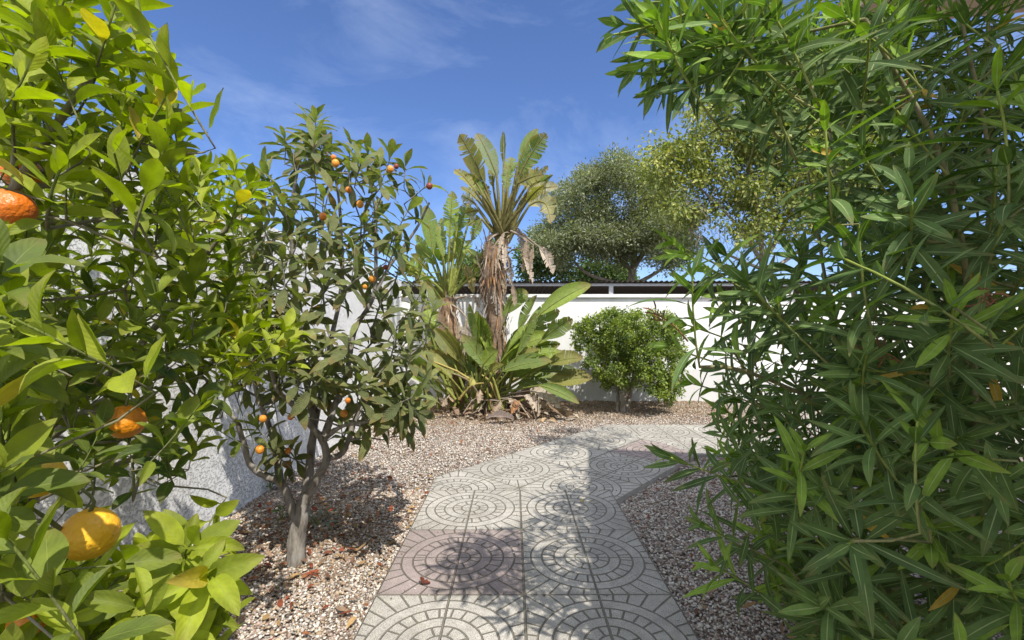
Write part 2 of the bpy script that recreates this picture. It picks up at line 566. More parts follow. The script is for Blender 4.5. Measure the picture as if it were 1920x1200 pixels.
wo = N(nt, 'ShaderNodeOutputWorld'); nt.links.new(bg.outputs[0], wo.inputs[0])
SC.view_settings.view_transform = 'Standard'; SC.view_settings.look = 'None'
SC.view_settings.exposure = 0.75; SC.view_settings.gamma = 1.0
SC.cycles.max_bounces = 10; SC.cycles.transmission_bounces = 6; SC.cycles.diffuse_bounces = 5
SC.cycles.use_denoising = True

# ------------------------------------------------------------------ path of ornamental tiles
T = 0.665
A2 = math.radians(48.5)
u2 = np.array([math.cos(A2), math.sin(A2)]); r2 = np.array([math.sin(A2), -math.cos(A2)])
CR0 = np.array([0.514, 3.475])


def clip(poly, p, nrm):
    """keep the side of the line through p towards nrm"""
    res = []
    for i in range(len(poly)):
        a, b = poly[i], poly[(i + 1) % len(poly)]
        da, db = np.dot(a - p, nrm), np.dot(b - p, nrm)
        if da >= 0: res.append(a)
        if (da >= 0) != (db >= 0): res.append(a + (b - a) * da / (da - db))
    return res


TILES = []      # (polygon, centre, axis_u, pink)
for j in range(-6, 2):
    for i in (0, 1):
        c = np.array([0.05 + (i - 0.5) * T, 2.07 + (j + 0.5) * T])
        TILES.append(([c + T / 2 * np.array(s) for s in ((-1, -1), (1, -1), (1, 1), (-1, 1))], c, np.array([1.0, 0]), (i, j) in ((0, 0), (1, -4))))
EDGE1 = 2.07 + 2 * T
S23a, S23b = np.array([1.13, 5.68]), np.array([1.733, 4.35])
n23 = np.array([S23b[1] - S23a[1], -(S23b[0] - S23a[0])]); n23 = n23 / np.linalg.norm(n23)
if n23[0] > 0: n23 = -n23                                           # towards section two
for j in range(-2, 5):
    for i in (0, 1):
        c = CR0 + u2 * T * j - r2 * T * i
        sq = [c + T / 2 * (s[0] * r2 + s[1] * u2) for s in ((-1, -1), (1, -1), (1, 1), (-1, 1))]
        base = clip(clip(sq, S23a, n23), np.array([0, 5.68]), np.array([0, -1.0]))
        pink = (j, i) == (2, 0)
        for poly in (clip(base, np.array([0, EDGE1]), np.array([0, 1.0])),
                     clip(clip(base, np.array([0, EDGE1]), np.array([0, -1.0])), np.array([0.05 + T, 0]), np.array([1.0, 0]))):
            if poly and len(poly) > 2:
                TILES.append((clip(poly, np.array([0.05 - T, 0]), np.array([1.0, 0])), c, r2, pink))
for j in range(0, 8):
    for i in (0, 1):
        c = np.array([1.40 + (j + 0.5) * T - T, 4.35 + (i + 0.5) * T])
        sq = [c + T / 2 * np.array(s) for s in ((-1, -1), (1, -1), (1, 1), (-1, 1))]
        poly = clip(sq, S23a, -n23)
        if len(poly) > 2:
            TILES.append((poly, c, np.array([1.0, 0]), (j, i) == (3, 1)))
TILES = [t for t in TILES if len(t[0]) > 2]


def on_path(xy, grow=0.0):
    m = np.zeros(len(xy), bool)
    for poly, c, ax, pk in TILES:
        pp = np.array(poly); cen = pp.mean(0)
        ins = np.ones(len(xy), bool)
        for k in range(len(pp)):
            a, b = pp[k], pp[(k + 1) % len(pp)]
            e = b - a
            if np.linalg.norm(e) < 1e-6: continue
            nr = np.array([-e[1], e[0]]) / np.linalg.norm(e)
            if np.dot(cen - a, nr) < 0: nr = -nr
            ins &= (xy - a) @ nr > -grow
        m |= ins
    return m


m, nt = new_mat('ornamental cement tile')
uv = N(nt, 'ShaderNodeUVMap', uv_map='UVMap')
sp = N(nt, 'ShaderNodeSeparateXYZ'); nt.links.new(uv.outputs[0], sp.inputs[0])
X, Yv = sp.outputs[0], sp.outputs[1]
g = N(nt, 'ShaderNodeNewGeometry')
wob = noise(nt, 9, 2, g.outputs['Position'])
wb = math_(nt, 'MULTIPLY', math_(nt, 'SUBTRACT', wob.outputs['Fac'], 0.5), 0.008)
R = math_(nt, 'ADD', math_(nt, 'SQRT', math_(nt, 'ADD', math_(nt, 'MULTIPLY', X, X), math_(nt, 'MULTIPLY', Yv, Yv))), wb)
ANG = math_(nt, 'ARCTAN2', Yv, X)
gw = 0.0058


def line(dist, w_=gw):      # 1 on the groove, 0 off it
    mr = N(nt, 'ShaderNodeMapRange'); mr.interpolation_type = 'SMOOTHSTEP'
    mr.inputs['From Min'].default_value = w_ * 0.55; mr.inputs['From Max'].default_value = w_ * 1.25
    mr.inputs['To Min'].default_value = 1; mr.inputs['To Max'].default_value = 0
    nt.links.new(dist, mr.inputs['Value'])
    return mr.outputs[0]


def within(a, b):
    x = math_(nt, 'GREATER_THAN', R, a)
    return math_(nt, 'MULTIPLY', x, math_(nt, 'LESS_THAN', R, b))


def spokes(nn, offs, a, b):
    s = math_(nt, 'ABSOLUTE', math_(nt, 'SINE', math_(nt, 'MULTIPLY', math_(nt, 'ADD', ANG, offs), nn / 2)))
    d_ = math_(nt, 'MULTIPLY', math_(nt, 'MULTIPLY', s, R), 2.0 / nn)
    return math_(nt, 'MULTIPLY', line(d_), within(a, b))


mask = None
parts = [line(math_(nt, 'ABSOLUTE', math_(nt, 'SUBTRACT', R, q))) for q in (0.09, 0.173, 0.256, 0.35, 0.437)]
parts += [spokes(8, PI / 8, 0.09, 0.173), spokes(24, PI / 24, 0.256, 0.35), spokes(32, 0, 0.437, 0.9)]
parts += [line(math_(nt, 'ABSOLUTE', X), 0.0075), line(math_(nt, 'ABSOLUTE', Yv), 0.0045)]
ex = math_(nt, 'SUBTRACT', 0.5, math_(nt, 'ABSOLUTE', X)); ey = math_(nt, 'SUBTRACT', 0.5, math_(nt, 'ABSOLUTE', Yv))
parts += [line(ex, 0.008), line(ey, 0.005)]
for p_ in parts:
    mask = p_ if mask is None else math_(nt, 'MAXIMUM', mask, p_)
at = N(nt, 'ShaderNodeAttribute', attribute_name='Col')
spk = noise(nt, 230, 2, g.outputs['Position'], 0.7)
big = noise(nt, 2.6, 6, g.outputs['Position'], 0.6)
mid = noise(nt, 22, 5, g.outputs['Position'], 0.65)
c = mixrgb(nt, 1.0, at.outputs['Color'], ramp(nt, spk.outputs['Fac'], [(0.34, 0.45), (0.5, 0.97), (0.66, 1.25)]), 'MULTIPLY')
c = mixrgb(nt, 1.0, c, ramp(nt, big.outputs['Fac'], [(0.3, 0.78), (0.7, 1.12)]), 'MULTIPLY')
c = mixrgb(nt, 1.0, c, ramp(nt, mid.outputs['Fac'], [(0.3, 0.85), (0.6, 1.05)]), 'MULTIPLY')
st = noise(nt, 4.5, 7, g.outputs['Position'], 0.7, 0.8)
c = mixrgb(nt, math_(nt, 'MULTIPLY', ramp(nt, st.outputs['Fac'], [(0.52, 0.0), (0.72, 1.0)]), 0.5), c, (0.20, 0.175, 0.135))
edg = math_(nt, 'MULTIPLY', ramp(nt, math_(nt, 'MINIMUM', ex, ey), [(0.0, 1.0), (0.07, 0.0)]), ramp(nt, mid.outputs['Fac'], [(0.45, 0.0), (0.7, 1.0)]))
c = mixrgb(nt, math_(nt, 'MULTIPLY', edg, 0.6), c, (0.13, 0.115, 0.075))
dirt = mixrgb(nt, mid.outputs['Fac'], (0.05, 0.045, 0.03), (0.15, 0.13, 0.09))
c = mixrgb(nt, math_(nt, 'MULTIPLY', mask, math_(nt, 'ADD', 0.45, math_(nt, 'MULTIPLY', big.outputs['Fac'], 0.6))), c, dirt)
hh = math_(nt, 'ADD', math_(nt, 'MULTIPLY', mask, -1.0), math_(nt, 'MULTIPLY', spk.outputs['Fac'], 0.12))
out(nt, bsdf(nt, c, 0.8, 0.25, hh, 0.010, 1.0).outputs[0])
M_TILE = m

acc = Acc()
for poly, c, ax, pink in TILES:
    pp = np.array(poly); ay = np.array([-ax[1], ax[0]])
    uvs = np.stack([(pp - c) @ ax / T, (pp - c) @ ay / T], 1)
    br = rnd(0.93, 1.07)
    colr = np.array((0.335, 0.275, 0.255) if pink else (0.40, 0.375, 0.33)) * br
    zt = rnd(-0.0015, 0.0015)
    area = 0.5 * np.sum(pp[:, 0] * np.roll(pp[:, 1], -1) - np.roll(pp[:, 0], -1) * pp[:, 1])
    if area < 0: pp = pp[::-1]; uvs = uvs[::-1]
    k = len(pp)
    top = np.c_[pp, np.full(k, zt)]
    acc.add(top, tris=[[0, a, a + 1] for a in range(1, k - 1)], uv=uvs, col=colr)
    for a in range(k):
        b = (a + 1) % k
        q = np.array([top[a], top[b], top[b], top[a]]); q[0, 2] = q[1, 2] = -0.06
        acc.add(q, quads=[[0, 1, 2, 3]], uv=np.full((4, 2), .15), col=colr)
acc.build('path', M_TILE, smooth=False)['kind'] = 'structure'

# ------------------------------------------------------------------ ground and gravel
m, nt = new_mat('gravel bed')
g = N(nt, 'ShaderNodeNewGeometry')
v = N(nt, 'ShaderNodeTexVoronoi'); v.inputs['Scale'].default_value = 75
nt.links.new(g.outputs['Position'], v.inputs['Vector'])
sepc = N(nt, 'ShaderNodeSeparateColor'); nt.links.new(v.outputs['Color'], sepc.inputs[0])
c = ramp(nt, sepc.outputs[0], [(0.0, (0.10, 0.075, 0.055)), (0.4, (0.22, 0.17, 0.13)), (0.7, (0.38, 0.33, 0.29)), (1.0, (0.55, 0.52, 0.48))])
big = noise(nt, 1.1, 5, g.outputs['Position'])
c = mixrgb(nt, ramp(nt, big.outputs['Fac'], [(0.4, 0.0), (0.65, 0.5)]), c, (0.14, 0.10, 0.07))
out(nt, bsdf(nt, c, 0.9, 0.2, v.outputs['Distance'], 0.012).outputs[0])
M_GRAVEL = m
acc = Acc()
acc.add([[-150, -60, -0.04], [150, -60, -0.04], [150, 300, -0.04], [-150, 300, -0.04]], quads=[[0, 1, 2, 3]])
acc.build('ground', M_GRAVEL, smooth=False)['kind'] = 'structure'

t_ = (1 + 5 ** 0.5) / 2
ICO_V = unit(np.array([[-1, t_, 0], [1, t_, 0], [-1, -t_, 0], [1, -t_, 0], [0, -1, t_], [0, 1, t_], [0, -1, -t_], [0, 1, -t_], [t_, 0, -1], [t_, 0, 1], [-t_, 0, -1], [-t_, 0, 1]]))
ICO_F = np.array([[0, 11, 5], [0, 5, 1], [0, 1, 7], [0, 7, 10], [0, 10, 11], [1, 5, 9], [5, 11, 4], [11, 10, 2], [10, 7, 6], [7, 1, 8], [3, 9, 4], [3, 4, 2], [3, 2, 6], [3, 6, 8], [3, 8, 9], [4, 9, 5], [2, 4, 11], [6, 2, 10], [8, 6, 7], [9, 8, 1]])
OCT_V = np.array([[1, 0, 0], [-1, 0, 0], [0, 1, 0], [0, -1, 0], [0, 0, 1], [0, 0, -1.0]])
OCT_F = np.array([[0, 2, 4], [2, 1, 4], [1, 3, 4], [3, 0, 4], [2, 0, 5], [1, 2, 5], [3, 1, 5], [0, 3, 5]])
PAL = np.array([[.68, .655, .62], [.58, .545, .50], [.47, .41, .36], [.38, .29, .235], [.27, .20, .155], [.47, .36, .33], [.30, .285, .27], [.16, .125, .105]])
PW = np.array([.21, .21, .17, .12, .08, .04, .11, .06])


def pebbles(acc, n, x0, x1, y0, y1, r0, r1, tv, tf, keep=None, brown=None):
    xy = np.c_[rnd(x0, x1, n), rnd(y0, y1, n)]
    ok = ~on_path(xy, 0.004)
    if keep is not None: ok &= keep(xy)
    xy = xy[ok]; n = len(xy)
    r = rnd(r0, r1, n) * np.where(RNG.random(n) < 0.12, 1.45, 1.0)
    k = len(tv)
    sc = np.stack([rnd(.8, 1.25, n), rnd(.65, 1.0, n), rnd(.5, .8, n)], 1)
    V = tv[None] * (1 + 0.22 * RNG.normal(size=(n, k, 1))) * sc[:, None] * r[:, None, None]
    th = rnd(0, 6.28, n); ti = RNG.normal(size=n) * 0.35
    c1, s1, c2, s2 = np.cos(ti)[:, None], np.sin(ti)[:, None], np.cos(th)[:, None], np.sin(th)[:, None]
    y = V[..., 1] * c1 - V[..., 2] * s1; z = V[..., 1] * s1 + V[..., 2] * c1
    X_ = V[..., 0] * c2 - y * s2; Y_ = V[..., 0] * s2 + y * c2
    und = 0.006 * (np.sin(xy[:, 0] * 5.1 + 1) * np.sin(xy[:, 1] * 4.3) + np.sin(xy[:, 0] * 11 + xy[:, 1] * 9) * 0.4)
    zz = -0.036 + r * rnd(0.1, 0.9, n) + und
    V = np.stack([X_ + xy[:, :1], Y_ + xy[:, 1:], z + zz[:, None]], -1)
    ci = RNG.choice(len(PAL), n, p=PW)
    cc = PAL[ci] * np.array([.86, .83, .785]) * rnd(.85, 1.12, n)[:, None]
    if brown is not None:
        b = np.clip(brown(xy), 0, 1)
        sw = RNG.random(n) < b
        bc = np.array([[.28, .19, .12], [.36, .26, .16], [.20, .13, .085], [.42, .33, .22]])[RNG.integers(0, 4, n)]
        cc = np.where(sw[:, None], bc * rnd(.7, 1.15, n)[:, None], cc)
    Fc = (np.arange(n)[:, None, None] * k + tf[None]).reshape(-1, 3)
    acc.add(V.reshape(-1, 3), tris=Fc, col=np.repeat(cc, k, 0))


def brown(xy):
    d = np.hypot(xy[:, 0] + 1.2, xy[:, 1] - 2.75)
    return 0.05 + 0.55 * np.exp(-(d / 0.75) ** 2) + 0.75 * np.clip((xy[:, 1] - 5.6) / 1.2, 0, 1) + 0.5 * np.exp(-(np.hypot(xy[:, 0] + .4, xy[:, 1] - 6.6) / 1.2) ** 2)


acc = Acc()
pebbles(acc, 38000, -1.85, -0.5, 1.3, 3.5, .0045, .0080, ICO_V, ICO_F, None, brown)
pebbles(acc, 30000, 0.6, 2.3, 1.3, 3.7, .0045, .0080, ICO_V, ICO_F)
pebbles(acc, 75000, -1.85, 3.2, 3.3, 7.69, .006, .011, OCT_V, OCT_F, lambda q: (q[:, 0] < 0.6) | (q[:, 1] > 3.5), brown)
n = 3000
q_ = np.c_[rnd(-.75, 2.0, n), rnd(1.6, 5.8, n)]
dd_ = RNG.random(n); q_ = q_[on_path(q_) & ~(on_path(q_, -0.05) & (dd_ > .04))]
k_ = len(q_); rr_ = rnd(.002, .006, k_)
V = OCT_V[None] * (1 + .25 * RNG.normal(size=(k_, 6, 1))) * rr_[:, None, None] * np.array([1, 1, .7])
V = V + np.c_[q_, rr_ * .4 + .002][:, None]
acc.add(V.reshape(-1, 3), tris=(np.arange(k_)[:, None, None] * 6 + OCT_F[None]).reshape(-1, 3), col=np.repeat(PAL[RNG.integers(0, 8, k_)] * .85, 6, 0))
gr = acc.build('gravel', M_PEB, smooth=True); gr['kind'] = 'stuff'

# ------------------------------------------------------------------ walls
M_ROUGH = wall_mat('white roughcast', (0.86, 0.855, 0.845), 62, 0.008, amount=0.15, roughcast=True)
M_WHITE = wall_mat('white painted render', (0.74, 0.735, 0.725), 45, 0.0015, amount=0.45)
M_PLINTH = wall_mat('grey white plinth paint', (0.60, 0.595, 0.58), 40, 0.002, amount=0.5)
M_COPE = wall_mat('coping', (0.74, 0.73, 0.71), 30, 0.002, amount=0.5)
o = empty('garden_wall', (-1.98, 3, -0.04), 'white roughcast garden wall behind the orange tree and the loquat', 'wall')
acc = Acc(); box(acc, (-2.1, -3, -0.04), (-1.86, 7.7, 1.97)); acc.build('wall_body', M_ROUGH, o, False)
o = empty('garden_wall', (1.5, 7.8, -0.04), 'smooth white end wall with flat coping behind the round shrub', 'wall')
acc = Acc(); box(acc, (-2.1, 7.715, -0.04), (9, 7.95, 1.69)); acc.build('wall_body', M_WHITE, o, False)
acc = Acc(); box(acc, (-1.86, 7.69, -0.04), (9, 7.714, 0.50)); acc.build('plinth', M_PLINTH, o, False)
acc = Acc(); box(acc, (-2.1, 7.67, 1.692), (9, 7.99, 1.745)); acc.build('coping', M_COPE, o, False)

# ------------------------------------------------------------------ house on the right (its eave shades the path)
RH = -math.atan(0.155); PV = (1.80, 2.62)
M_HOUSE = wall_mat('cream house render', (0.62, 0.55, 0.47), 40, 0.002, amount=0.15)
M_SOFFIT = wall_mat('peach eave paint', (0.60, 0.44, 0.35), 40, 0.001, amount=0.15)
M_ROOF = plain_mat('roof covering', (0.33, 0.15, 0.09), 0.8)
o = empty('house', (3.4, 0, -0.04), 'cream house with a peach boxed eave above the oleander', 'house')
acc = Acc(); box(acc, (2.70, -4.5, -0.04), (7, 2.12, 2.86), RH, pivot=PV); acc.build('wall', M_HOUSE, o, False)
acc = Acc(); box(acc, (1.835, -4.5, 2.862), (7.2, 2.58, 3.06), RH, pivot=PV); acc.build('eave', M_SOFFIT, o, False)
acc = Acc(); box(acc, (1.80, -4.6, 3.062), (7.3, 2.62, 3.13), RH, pivot=PV); acc.build('roof', M_ROOF, o, False)

# ------------------------------------------------------------------ carport beyond the end wall
M_SHEET = plain_mat('grey corrugated sheet', (0.085, 0.075, 0.062), 0.8, 0.0)
M_STEEL = plain_mat('galvanised steel', (0.55, 0.55, 0.54), 0.45, 0.4)
M_DARKW = plain_mat('dark fence board', (0.10, 0.09, 0.08), 0.9)
o = empty('carport', (2, 11.5, -0.04), 'low grey corrugated carport roof beyond the white end wall', 'carport')
acc = Acc()
xs = np.arange(-3.0, 8.0, 0.019)
zc = 2.19 + 0.02 * np.sin(xs * 2 * PI / 0.114)
ys = [10.0, 11.5, 13.0, 15.0]
V = np.array([[x, y, z - (y - 10) * 0.035] for y in ys for x, z in zip(xs, zc)])
k = len(xs)
Q = [[a * k + b, a * k + b + 1, (a + 1) * k + b + 1, (a + 1) * k + b] for a in range(3) for b in range(k - 1)]
acc.add(V, quads=Q)
acc.build('roof', M_SHEET, o, True)
acc = Acc()
box(acc, (-3, 10.15, 2.10), (8, 10.21, 2.155)); box(acc, (-3, 12.4, 2.0), (8, 12.46, 2.07)); box(acc, (-3, 14.4, 1.93), (8, 14.46, 2.0))
acc.build('roof_beam', M_STEEL, o, False)
for x in (-1.9, 2.11, 6.1):
    acc = Acc(); box(acc, (x, 10.14, -0.04), (x + 0.09, 10.22, 2.098)); acc.build('post', M_STEEL, o, False)
acc = Acc()
for kx in range(55):
    box(acc, (-3 + kx * 0.2, 14.6 + (kx % 2) * 0.012, -0.04), (-3 + kx * 0.2 + 0.19, 14.63 + (kx % 2) * 0.012, 1.9))
acc.build('back_panel', M_DARKW, o, False)

# ------------------------------------------------------------------ distant trees
def clump_tree(name, label, cat, base, limbs, tips, mat, bark, cols, nl, rad, L, W, group=None, r0=0.16, twig=0.006, droop=0.0, bare=None):
    o = empty(name, base, label, cat, group)
    tr = Tree(twig, 0.42)
    for k, (pts, ra, rb) in enumerate(limbs):
        tr.limb(pts, ra, rb, start=None if k == 0 else True)
    cen = tips.mean(0)
    dirs = unit(tips - cen + np.array([0, 0, 0.5])) + RNG.normal(size=tips.shape) * 0.35
    tr.shoots(tips, dirs, np.full(len(tips), rad * 0.7), seg=2)
    if bare is not None:
        tr.shoots(bare, np.array([-.35, 0, .6]) + RNG.normal(size=bare.shape) * .45, rnd(.35, .7, len(bare)), seg=3)
    acc = Acc(); tr.mesh(acc, rough=0.06); acc.build('trunk', bark, o)
    acc = Acc()
    M = len(tips)
    c = np.repeat(tips, nl, 0)
    hue = np.repeat(RNG.random(M), nl)
    off = RNG.normal(size=c.shape) * rad * np.array([0.5, 0.5, 0.42])
    b = c + off
    d = unit(off + np.array([0, 0, 0.1 - droop]) * rad + RNG.normal(size=c.shape) * rad * 0.5)
    n = unit(np.array([0, 0, 0.8]) + RNG.normal(size=c.shape) * 0.8)
    t = np.clip(hue * 0.7 + RNG.random(len(c)) * 0.3, 0, 1)
    col = mixcol(cols[0], cols[1], t)
    sel = RNG.random(len(c)) < 0.10
    col[sel] = np.asarray(cols[2])
    small_leaves(acc, b, d, n, rnd(L * 0.7, L * 1.3, len(c)), rnd(W * 0.7, W * 1.3, len(c)), col)
    acc.build('crown', mat, o, smooth=False)
    return o


yo = 16.0
olive_poly = [(1022, 470), (1010, 440), (1035, 410), (1030, 375), (1062, 345), (1085, 330), (1105, 312), (1125, 318), (1150, 293), (1175, 300), (1195, 322), (1225, 335), (1255, 350), (1285, 385), (1300, 420), (1300, 470), (1275, 500), (1240, 500), (1205, 478), (1165, 492), (1110, 478), (1050, 496)]
tips = scatter(190, olive_poly, lambda x, y: (yo - 1.9, yo + 1.9), 0.25)
b0 = P(1180, 640, yo); b0[2] = -0.04
clump_tree('olive_tree', 'large grey green tree with a rounded crown beyond the carport', 'tree', b0,
           [([b0, P(1182, 545, yo), P(1186, 500, yo)], 0.16, 0.12),
            ([P(1186, 505, yo), P(1160, 485, yo - .3), P(1110, 440, yo - .6)], 0.09, 0.04),
            ([P(1182, 545, yo), P(1100, 512, yo), P(1062, 470, yo)], 0.08, 0.03),
            ([P(1186, 505, yo), P(1215, 460, yo - .2), P(1240, 400, yo)], 0.10, 0.04),
            ([P(1186, 505, yo), P(1190, 420, yo + .3), P(1170, 350, yo)], 0.09, 0.03),
            ([P(1182, 540, yo), P(1240, 505, yo + .3), P(1290, 460, yo + .4)], 0.08, 0.03)],
           tips, M_SML, M_BARK_GREY, [(0.075, 0.092, 0.048), (0.26, 0.285, 0.17), (0.36, 0.38, 0.26)], 330, 0.40, 0.125, 0.045)

yp = 11.0
yel_poly = [(1215, 340), (1205, 300), (1215, 275), (1250, 262), (1290, 245), (1300, 205), (1340, 165), (1400, 120), (1480, 80), (1560, 60), (1650, 70), (1680, 200), (1660, 330), (1560, 420), (1440, 460), (1340, 440), (1262, 410), (1228, 382)]
tips = scatter(340, yel_poly, lambda x, y: (yp - 1.0, yp + 1.2), 0.2)
b0 = P(1430, 700, yp); b0[2] = -0.04
clump_tree('poplar_tree', 'thin yellow green tree with bare pale twigs behind the oleander', 'tree', b0,
           [([b0, P(1432, 560, yp), P(1430, 480, yp)], 0.11, 0.07),
            ([P(1430, 490, yp), P(1380, 420, yp), P(1310, 350, yp)], 0.05, 0.02),
            ([P(1430, 500, yp), P(1350, 470, yp), P(1290, 430, yp)], 0.04, 0.015),
            ([P(1430, 480, yp), P(1420, 400, yp), P(1400, 280, yp)], 0.06, 0.02),
            ([P(1430, 490, yp), P(1480, 400, yp), P(1520, 260, yp)], 0.06, 0.02),
            ([P(1432, 520, yp), P(1520, 450, yp), P(1600, 350, yp)], 0.05, 0.02)],
           tips, M_SML, M_BARK_GREY, [(0.12, 0.16, 0.035), (0.30, 0.32, 0.07), (0.42, 0.40, 0.11)], 105, 0.30, 0.105, 0.065, twig=0.004, droop=0.6, bare=scatter(110, [(1270, 400), (1300, 340), (1450, 330), (1500, 400), (1480, 480), (1320, 470)], (yp - .8, yp + 1), .1))

for k, (poly, yy, lab) in enumerate((
        ([(985, 530), (980, 480), (1000, 440), (1030, 430), (1060, 470), (1070, 520)], 19.0, 'dark green bush between the tall strelitzia and the grey green tree'),
        ([(868, 545), (870, 505), (890, 488), (915, 490), (930, 545)], 18.0, 'small bright green bush beyond the wall between the two strelitzia stems'),
        ([(1075, 545), (1080, 500), (1130, 490), (1180, 500), (1190, 545)], 21.0, 'green bush showing under the crown of the grey green tree'))):
    tips = scatter(60, poly, (yy - .8, yy + .8), 0.25)
    pc = np.array(poly).mean(0); b0 = P(pc[0], 660, yy); b0[2] = -0.04
    clump_tree('bush', lab, 'bush', b0, [([b0, P(pc[0], 560, yy)], 0.1, 0.05)], tips, M_SML, M_BARK_GREY,
               [(0.04, 0.075, 0.02), (0.10, 0.17, 0.035), (0.16, 0.22, 0.06)], 90, 0.40, 0.16, 0.09, 'bushes beyond the end wall')

# ------------------------------------------------------------------ round clipped shrub
ys_ = 6.85
b0 = gp(1168, 768)
o = empty('clipped_shrub', b0, 'round clipped green shrub on short bare stems before the white end wall', 'shrub')
shr = [(1112, 590), (1150, 583), (1200, 581), (1240, 584), (1272, 600), (1286, 640), (1290, 690), (1278, 730), (1262, 757), (1235, 748), (1215, 728), (1180, 728), (1145, 733), (1120, 715), (1094, 690), (1100, 668), (1118, 662), (1084, 655), (1068, 632), (1078, 612)]
tips = scatter(430, shr, lambda x, y: (ys_ - 0.78 * math.sqrt(max(.05, 1 - ((x - 1180) / 135) ** 2)), ys_ + 0.7 * math.sqrt(max(.05, 1 - ((x - 1180) / 135) ** 2))), 0.055)
tr = Tree(0.0022, 0.45)
tr.limb([b0 + [0, 0, -.04], P(1170, 735, 6.83), P(1165, 700, 6.85)], 0.045, 0.03)
tr.limb([P(1170, 745, 6.83), P(1205, 700, 6.85), P(1230, 660, 6.8)], 0.03, 0.012, True)
tr.limb([P(1170, 735, 6.83), P(1140, 690, 6.85), P(1120, 650, 6.8)], 0.03, 0.012, True)
tr.limb([b0 + [.06, .03, -.04], P(1182, 735, 6.9), P(1190, 690, 7.0)], 0.035, 0.02)
tr.limb([b0 + [-.07, .04, -.04], P(1158, 735, 6.95), P(1150, 690, 7.0)], 0.03, 0.02)
cen = P(1180, 665, ys_)
dirs = unit(tips - cen + [0, 0, .15]) + RNG.normal(size=tips.shape) * .3
tr.shoots(tips, dirs, rnd(.08, .14, len(tips)), seg=3)
acc = Acc(); tr.mesh(acc); acc.build('trunk', M_BARK_GREY, o)
acc = Acc()
nl = 62
c = np.repeat(np.array([q[-1] for q in tr.tips]), nl, 0); c0 = np.repeat(np.array([q[0] for q in tr.tips]), nl, 0)
t = RNG.random(len(c))[:, None]
b = c0 + (c - c0) * (0.15 + t) + RNG.normal(size=c.shape) * 0.032
d = unit(c - c0) * .5 + RNG.normal(size=c.shape) * .7
n = np.array([0, -.15, .8]) + RNG.normal(size=c.shape) * .6
tt = np.clip(np.repeat(RNG.random(len(tr.tips)), nl) * .5 + .5 * RNG.random(len(c)) * t[:, 0] * 1.3, 0, 1)
small_leaves(acc, b, d, n, rnd(.032, .058, len(c)), rnd(.02, .034, len(c)), mixcol((0.040, 0.085, 0.012), (0.28, 0.35, 0.04), tt))
acc.build('crown', M_SML, o, smooth=False)


# ------------------------------------------------------------------ strelitzias
def paddle(acc, stem_acc, root, base, tip, width, col, torn=0.4, phi=0.3, sag=0.1, droop=0.25, K=15, petr=0.014, stemcol=(0.20, 0.22, 0.05), mid=None):
    root, base, tip = (np.asarray(q, float) for q in (root, base, tip))
    L = np.linalg.norm(tip - base)
    mp_ = (base + tip) / 2 + np.array([0, 0, sag * L]) if mid is None else np.asarray(mid, float)
    u = np.linspace(0, 1, 4 * K + 1)[:, None]
    mid_ = (1 - u) ** 2 * base + 2 * u * (1 - u) * (2 * mp_ - (base + tip) / 2) + u ** 2 * tip
    tan = unit(np.gradient(mid_, axis=0))
    view = unit(mid_ - np.array([0, 0, CAMZ]))
    s = unit(np.cross(tan, view))
    nn = np.cross(s, tan)
    s = s * math.cos(phi) + nn * math.sin(phi); nn = np.cross(s, tan)
    wp = np.sin(PI * np.clip(u[:, 0] * 0.97 + 0.03, 0, 1) ** 0.9) ** 0.72 * width * 0.5
    if root is not None and np.linalg.norm(root - base) > 0.05:
        ptc = curve([root, (root + base) / 2 + np.array([0, 0, 0.04 * L]), base], 8)
        tube(stem_acc, np.concatenate([ptc, mid_[4::8]]), np.concatenate([np.linspace(petr * 1.5, petr * 0.8, 8), np.linspace(petr * 0.7, petr * 0.15, len(mid_[4::8]))]), 6, col=np.array(stemcol) * rnd(.8, 1.2))
    for sg in (-1, 1):
        k = 0
        while k < 4 * K:
            st = 4 * K if torn <= 0 else max(1, int(RNG.exponential(3.2 / max(torn, 0.05)))) + 1
            e = min(4 * K, k + st)
            idx = np.arange(k, e + 1)
            drp = droop + RNG.normal() * 0.28 * torn
            cut = 1 - 0.35 * torn * RNG.random() * (RNG.random() < .7)
            sl = RNG.normal() * 0.05 * torn
            rows = []
            for q in np.linspace(0, 1, 5):
                a = drp * q
                fw = 0.35 + sl
                wloc = wp[idx] * cut * q
                shrink = 1 - 0.25 * torn * q
                ctr = mid_[idx].mean(0)
                basep = mid_[idx] * shrink + ctr * (1 - shrink) if torn > 0 else mid_[idx]
                rows.append(basep + wloc[:, None] * (sg * s[idx] * math.cos(a) - nn[idx] * math.sin(a) * 0.9 + tan[idx] * fw))
            V = np.stack(rows, 1)
            m_ = len(idx)
            ii = np.arange(m_ * 5).reshape(m_, 5)
            qd = np.stack([ii[:-1, :-1], ii[1:, :-1], ii[1:, 1:], ii[:-1, 1:]], -1).reshape(-1, 4)
            if sg > 0: qd = qd[:, ::-1]
            uvv = np.stack(np.broadcast_arrays(u[idx, 0][:, None], 0.5 + sg * 0.5 * np.linspace(0.02, 1, 5)[None]), -1)
            cc = np.tile(np.asarray(col) * rnd(0.85, 1.15), (m_ * 5, 1)).reshape(m_, 5, 3)
            ed = np.clip((RNG.random() - 0.45) * 2, 0, 1) * torn
            edge = np.array([0, 0, 0, .35, 1.0])[None, :, None] * ed
            cc = cc * (1 - edge) + np.array([0.30, 0.20, 0.06]) * edge
            acc.add(V.reshape(-1, 3), quads=qd, uv=uvv, col=cc.reshape(-1, 3))
            k = e


